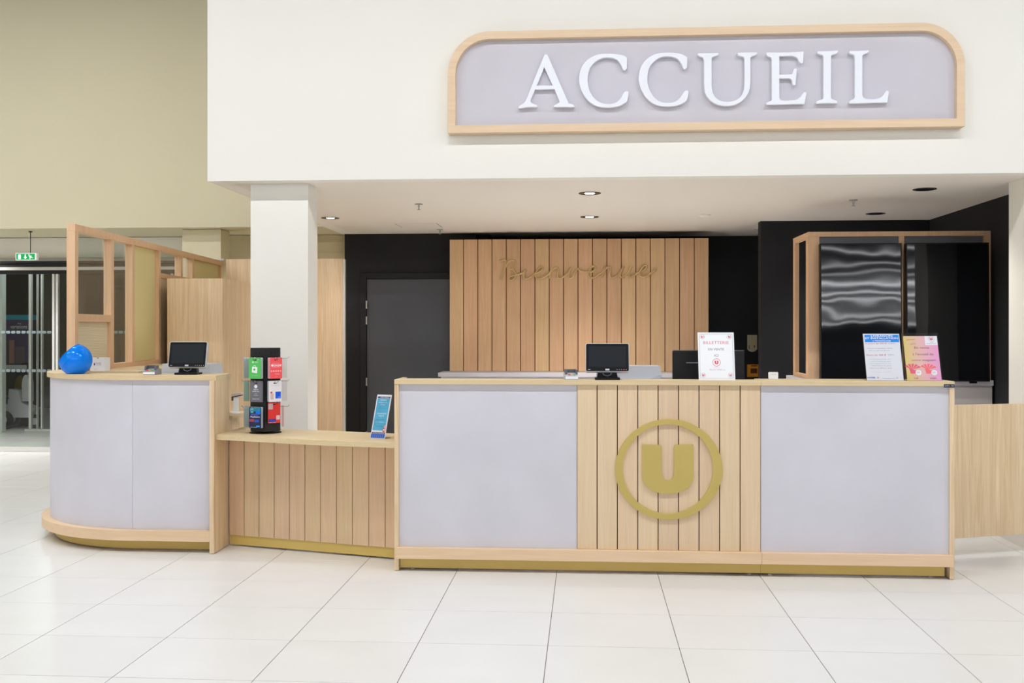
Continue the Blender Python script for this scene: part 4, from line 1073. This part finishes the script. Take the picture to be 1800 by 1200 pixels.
text_part('BIENVENUE', 0.0, 0.252, 0.04, 0.007, PAPER, s4, y)
text_part('Rejoignez-nous', 0.0, 0.236, 0.058, 0.008, PAPER, s4, y)
text_part('dès maintenant', 0.0, 0.222, 0.034, 0.006, PAPER, s4, y)
text_part('offre spéciale', 0.0, 0.198, 0.062, 0.006, flat(50, 120, 160), s4, y)
text_part('LES AVANTAGES', 0.002, 0.164, 0.066, 0.009, PAPER, s4, y)
text_part('FIDELITE', 0.002, 0.149, 0.038, 0.009, PAPER, s4, y)
text_part('retrouvez vos remises', 0.0, 0.126, 0.062, 0.006, flat(50, 110, 150), s4, y)
text_part('en magasin', 0.0, 0.108, 0.06, 0.006, PAPER, s4, y)
text_part('toute une saison', 0.0, 0.082, 0.05, 0.006, flat(50, 110, 150), s4, y)
text_part('VOTRE MAGASIN', 0.0, 0.039, 0.078, 0.006, PAPER, s4, y)
for k in range(6):
    MB().box(-0.036 + k * 0.0135, -0.034 + k * 0.0135, -0.0024, -0.0021, 0.010, 0.028).build('print_line', flat(130, 160, 220), s4)
MB().prism(arc(0.036, 0.058, 0.009, 0, 350, 14, 0.014), -0.0025, -0.0022, 'y').build('red_print', flat(206, 70, 84), s4)
MB().box(0.030, 0.042, -0.0028, -0.0025, 0.055, 0.063).build('print_line', PAPER, s4)
MB().prism(arc(0.040, 0.078, 0.006, 0, 350, 12, 0.012), -0.0025, -0.0022, 'y').build('pink_print', flat(236, 150, 160), s4)

# ---- rotating rack of gift cards
RX, RY, RZ0 = -2.123, 6.858, 0.770
cr_ang = math.atan2(-RX, RY)     # face the viewer side
rk = thing('card_rack', 'black six sided rotating counter rack hung with gift cards', 'rack', (RX, RY, RZ0), 0.29)
HR = 0.111
hexp = [(HR * math.cos(math.radians(-90 + 60 * k)), HR * math.sin(math.radians(-90 + 60 * k))) for k in range(6)]
MB().prism(hexp, 0.016, 0.563).build('tower', BLKM, rk)
MB().lathe([(0.104, 0.0), (0.104, 0.005), (0.03, 0.008), (0.03, 0.0158)], (0, 0, 0), 32).build('base_disc', BLKP, rk, True)
hook_rows = [1.270 - RZ0, 1.1176 - RZ0, 0.9475 - RZ0]
FACES = {'fl': -120, 'fr': -60, 'sl': 180, 'sr': 0}
apo = HR * math.cos(math.radians(30))
def face_m(adeg):      # local frame: x along the face, -y outward, z up
    return Matrix.Rotation(math.radians(adeg + 90), 4, 'Z') @ Matrix.Translation((0, -apo, 0))
def face_dz(fc, r): return 0.03 if (fc == 'fr' and r == 2) else 0.0
for fc, ad in FACES.items():
    for r in range(3):
        z = hook_rows[r] + face_dz(fc, r)
        M = face_m(ad)
        hk = MB()
        for dx in (-0.012, 0.012):
            hk.tube([(dx, 0.0, z - 0.006), (dx, -0.05, z - 0.006), (dx, -0.058, z + 0.004)], 0.0018, 6)
        hk.xform(M).build('hook', CHROME, rk, True)
    hl = MB()
    for dx in (-0.014, 0.014): hl.prism(arc(dx, 0.53, 0.0035, 0, 340, 8), -0.0008, 0.0006, 'y')
    hl.xform(face_m(ad)).build('peg_hole', flat(8, 8, 9), rk)
RM = Matrix.Translation((RX, RY, RZ0)) @ Matrix.Rotation(0.29, 4, 'Z')
def card(fc, r, label, face, edge, n, wdt=0.088, hgt=0.137, deco=None, dx=0.0):
    ad = FACES[fc]; z = hook_rows[r] + face_dz(fc, r)
    t = empty('gift_card_pack'); tag(t, label, 'gift cards', 'gift card packs on the rack')
    M = RM @ face_m(ad) @ Matrix.Translation((dx, 0, z - hgt))
    t.matrix_world = M
    step = 0.0036
    for k in range(n):
        yy = -0.010 - k * step
        off = 0.0016 * math.sin(k * 1.7)
        last = k == n - 1
        lp = rrect(-wdt / 2 + off, wdt / 2 + off, 0, hgt, 0.005, 3)
        slot = rrect(-0.013 + off, 0.013 + off, hgt - 0.018, hgt - 0.012, 0.0028, 3)
        outline_part('card', [lp, slot], yy - 0.0012, yy, face if last else edge, t)
    yf = -0.010 - (n - 1) * step - 0.0014
    if deco: deco(t, yf, wdt, hgt)
    return t
PE = flat(206, 222, 214)
def d_green(t, y, w_, h_):
    text_part('XBOX', 0.012, h_ * 0.79, 0.024, 0.007, PAPER, t, y)
    MB().prism(arc(-0.012, h_ * 0.79, 0.006, 0, 350, 14), y - 0.0002, y + 0.0002, 'y').build('disc_print', PAPER, t)
    MB().prism([(-0.020, h_ * 0.30), (0.018, h_ * 0.26), (0.020, h_ * 0.55), (-0.018, h_ * 0.57)], y - 0.0002, y + 0.0002, 'y').build('bag_print', PAPER, t)
    MB().tube([(-0.009, y, h_ * 0.565), (-0.006, y, h_ * 0.625), (0.006, y, h_ * 0.62), (0.010, y, h_ * 0.555)], 0.0014, 5).build('bag_handle_print', PAPER, t)
    MB().prism(arc(-0.002, h_ * 0.44, 0.008, 0, 350, 14), y - 0.0006, y - 0.0002, 'y').build('bag_mark_print', flat(96, 186, 100), t)
    text_part('carte cadeau', 0, h_ * 0.17, 0.045, 0.005, flat(160, 224, 164), t, y)
    text_part('10 EUR', 0.026, h_ * 0.91, 0.016, 0.006, PAPER, t, y)
def d_red(t, y, w_, h_):
    text_part('Nintendo Switch', 0, h_ * 0.73, 0.048, 0.006, flat(255, 190, 190), t, y)
    text_part('ONLINE', 0.012, h_ * 0.63, 0.056, 0.013, PAPER, t, y, bold=0.03)
    MB().prism(rrect(-0.036, -0.019, h_ * 0.585, h_ * 0.68, 0.004), y - 0.0002, y + 0.0002, 'y').build('logo_print', PAPER, t)
    text_part('abonnement individuel', 0, h_ * 0.55, 0.056, 0.004, PAPER, t, y)
    for k in range(5):
        MB().prism(arc(-0.033 + k * 0.0165, h_ * 0.36, 0.0052, 0, 350, 8), y - 0.0002, y + 0.0002, 'y').build('icon_print', flat(255, 196, 150) if k == 4 else flat(255, 214, 214), t)
    text_part('12 mois', 0.010, h_ * 0.22, 0.03, 0.006, PAPER, t, y)
    text_part('carte', 0, h_ * 0.09, 0.02, 0.004, flat(255, 190, 190), t, y)
def d_grey(t, y, w_, h_):
    MB().prism(arc(0, h_ * 0.74, 0.0115, 0, 350, 16), y - 0.0002, y + 0.0002, 'y').build('disc_print', PAPER, t)
    text_part('XBOX', 0, h_ * 0.60, 0.036, 0.010, PAPER, t, y)
    text_part('GAME PASS', 0, h_ * 0.50, 0.05, 0.009, PAPER, t, y)
    MB().box(-0.008, 0.008, y - 0.0002, y + 0.0002, h_ * 0.40, h_ * 0.415).build('print_line', flat(170, 210, 180), t)
    text_part('3 MOIS', 0, h_ * 0.32, 0.032, 0.006, flat(220, 220, 224), t, y)
    text_part('Ultimate 2 mois', 0, h_ * 0.15, 0.05, 0.007, PAPER, t, y)
def d_white(t, y, w_, h_):
    text_part('Nintendo eShop Card', 0, h_ * 0.77, 0.066, 0.006, flat(196, 198, 206), t, y)
    MB().box(0.0, 0.040, y - 0.0002, y + 0.0002, h_ * 0.16, h_ * 0.48).build('blue_print', flat(20, 96, 236), t)
    text_part('15 EUR', 0.026, h_ * 0.22, 0.018, 0.006, PAPER, t, y - 0.0003)
    MB().box(-0.036, -0.014, y - 0.0002, y + 0.0002, h_ * 0.12, h_ * 0.40).build('pale_print', flat(222, 196, 190), t)
    MB().prism(arc(-0.030, h_ * 0.45, 0.007, 0, 350, 12), y - 0.0002, y + 0.0002, 'y').build('red_print', flat(236, 80, 70), t)
def d_blue(t, y, w_, h_):
    MB().box(-0.040, 0.038, y - 0.0002, y + 0.0002, h_ * 0.80, h_ * 0.985).build('teal_print', flat(44, 136, 164), t)
    MB().box(0.004, 0.038, y - 0.0004, y - 0.0002, h_ * 0.66, h_ * 0.82).build('blue_print', flat(14, 120, 236), t)
    MB().box(-0.034, -0.014, y - 0.0004, y - 0.0002, h_ * 0.72, h_ * 0.82).build('green_print', flat(80, 176, 170), t)
    MB().box(-0.034, 0.022, y - 0.0004, y - 0.0002, h_ * 0.60, h_ * 0.69).build('violet_print', flat(76, 84, 170), t)
    text_part('PlayStation', 0.0, h_ * 0.53, 0.068, 0.011, PAPER, t, y - 0.0004, bold=0.02)
    MB().box(-0.042, -0.008, y - 0.0004, y - 0.0002, h_ * 0.30, h_ * 0.43).build('red_print', flat(176, 72, 88), t)
    MB().box(-0.004, 0.028, y - 0.0004, y - 0.0002, h_ * 0.28, h_ * 0.40).build('blue_print', flat(56, 92, 186), t)
    MB().box(0.008, 0.034, y - 0.0004, y - 0.0002, h_ * 0.05, h_ * 0.13).build('blue_print', flat(40, 156, 246), t)
    text_part('20 EUR', -0.024, h_ * 0.90, 0.022, 0.008, PAPER, t, y - 0.0004)
    text_part('carte cadeau', -0.012, h_ * 0.05, 0.05, 0.006, PAPER, t, y - 0.0004)
def d_plain(t, y, w_, h_):
    MB().box(-0.044, -0.010, y - 0.0002, y + 0.0002, h_ * 0.66, h_ * 0.94).build('silver_print', flat(196, 176, 186), t)
    MB().box(0.014, 0.040, y - 0.0002, y + 0.0002, h_ * 0.16, h_ * 0.36).build('silver_print', flat(224, 206, 208), t)
    MB().box(-0.043, 0.012, y - 0.0002, y + 0.0002, h_ * 0.05, h_ * 0.20).build('blue_print', flat(66, 70, 176), t)
    text_part('Nintendo eShop', -0.014, h_ * 0.035, 0.052, 0.005, PAPER, t, y - 0.0003)
card('fl', 0, 'bright green gift cards with a white bag print, top left of the rack', flat(92, 194, 98), PE, 9, deco=d_green)
card('fr', 0, 'pack of coral red gift cards reading ONLINE at the top right of the rack', flat(252, 92, 98), flat(244, 190, 196), 9, deco=d_red)
card('fl', 1, 'pack of dark grey gift cards in the middle left of the rack', flat(112, 112, 118), flat(150, 154, 156), 5, deco=d_grey)
card('fr', 1, 'pack of white gift cards with a blue block in the middle right of the rack', flat(238, 236, 240), flat(222, 222, 228), 7, 0.092, deco=d_white)
card('fl', 2, 'pack of dark multicoloured gift cards at the lower left of the rack', flat(42, 50, 86), flat(196, 206, 214), 7, deco=d_blue)
card('fr', 2, 'plain red gift cards with a dark blue foot, lower right of the rack', flat(226, 58, 56), flat(200, 90, 80), 3, deco=d_plain)
SE = flat(222, 236, 230)
for fc, side in (('sl', 'left'), ('sr', 'right')):
    for r, row in enumerate(('upper', 'middle', 'lower')):
        cc = (SE, flat(196, 230, 206), flat(222, 236, 234))[r] if fc == 'sl' else (flat(228, 230, 228), flat(234, 224, 234), flat(220, 84, 62))[r]
        card(fc, r, '%s gift card pack seen edge on at the %s flank of the rack' % (row, side), cc, cc, 10 if not (fc == 'sr' and r == 2) else 4)

# ---- small devices on the recess wall
kp = thing('key_panel', 'small grey key switch panel on the black recess wall', 'switch', (1.934, 12.449, 1.195))
MB().prism([(-0.056, 0.20), (-0.056, 0.03), (-0.03, 0.008), (0.0, 0.0), (0.03, 0.008), (0.056, 0.03), (0.056, 0.20)], -0.012, 0.0, 'y').build('plate', mat('plate_grey', (190, 184, 160), 0.4, metal=0.3), kp)
MB().box(0.002, 0.014, -0.020, -0.0121, 0.085, 0.125).build('key', mat('brass', (232, 196, 90), 0.3, metal=0.8), kp)
MB().lathe([(0.009, 0.0), (0.009, 0.010)], (0, 0, 0), 14).xform(Matrix.Translation((-0.028, -0.0121, 0.11)) @ Matrix.Rotation(math.pi / 2, 4, 'X')).build('lock', CHROME, kp)
MB().box(0.02, 0.032, -0.014, -0.0121, 0.05, 0.078).build('button', DGREYP, kp)
MB().box(-0.04, -0.03, -0.014, -0.0121, 0.035, 0.078).build('button', DGREYP, kp)
ob_ = thing('alarm_box', 'orange alarm release box low on the black recess wall', 'alarm box', (1.945, 12.449, 0.905))
MB().box(-0.073, 0.073, -0.05, 0.0, 0.0, 0.145, 0.005).build('housing', mat('alarm_orange', (240, 160, 30), 0.4), ob_)
MB().box(-0.036, 0.040, -0.0515, -0.0501, 0.042, 0.10).build('window', flat(96, 52, 16), ob_)
MB().box(-0.03, 0.042, -0.0512, -0.0501, 0.124, 0.136).build('label_print', flat(90, 52, 20), ob_)
MB().lathe([(0.008, 0), (0.008, 0.008)], (0, 0, 0), 12).xform(Matrix.Translation((0.062, -0.0501, 0.072)) @ Matrix.Rotation(math.pi / 2, 4, 'X')).build('knob', BLKP, ob_)
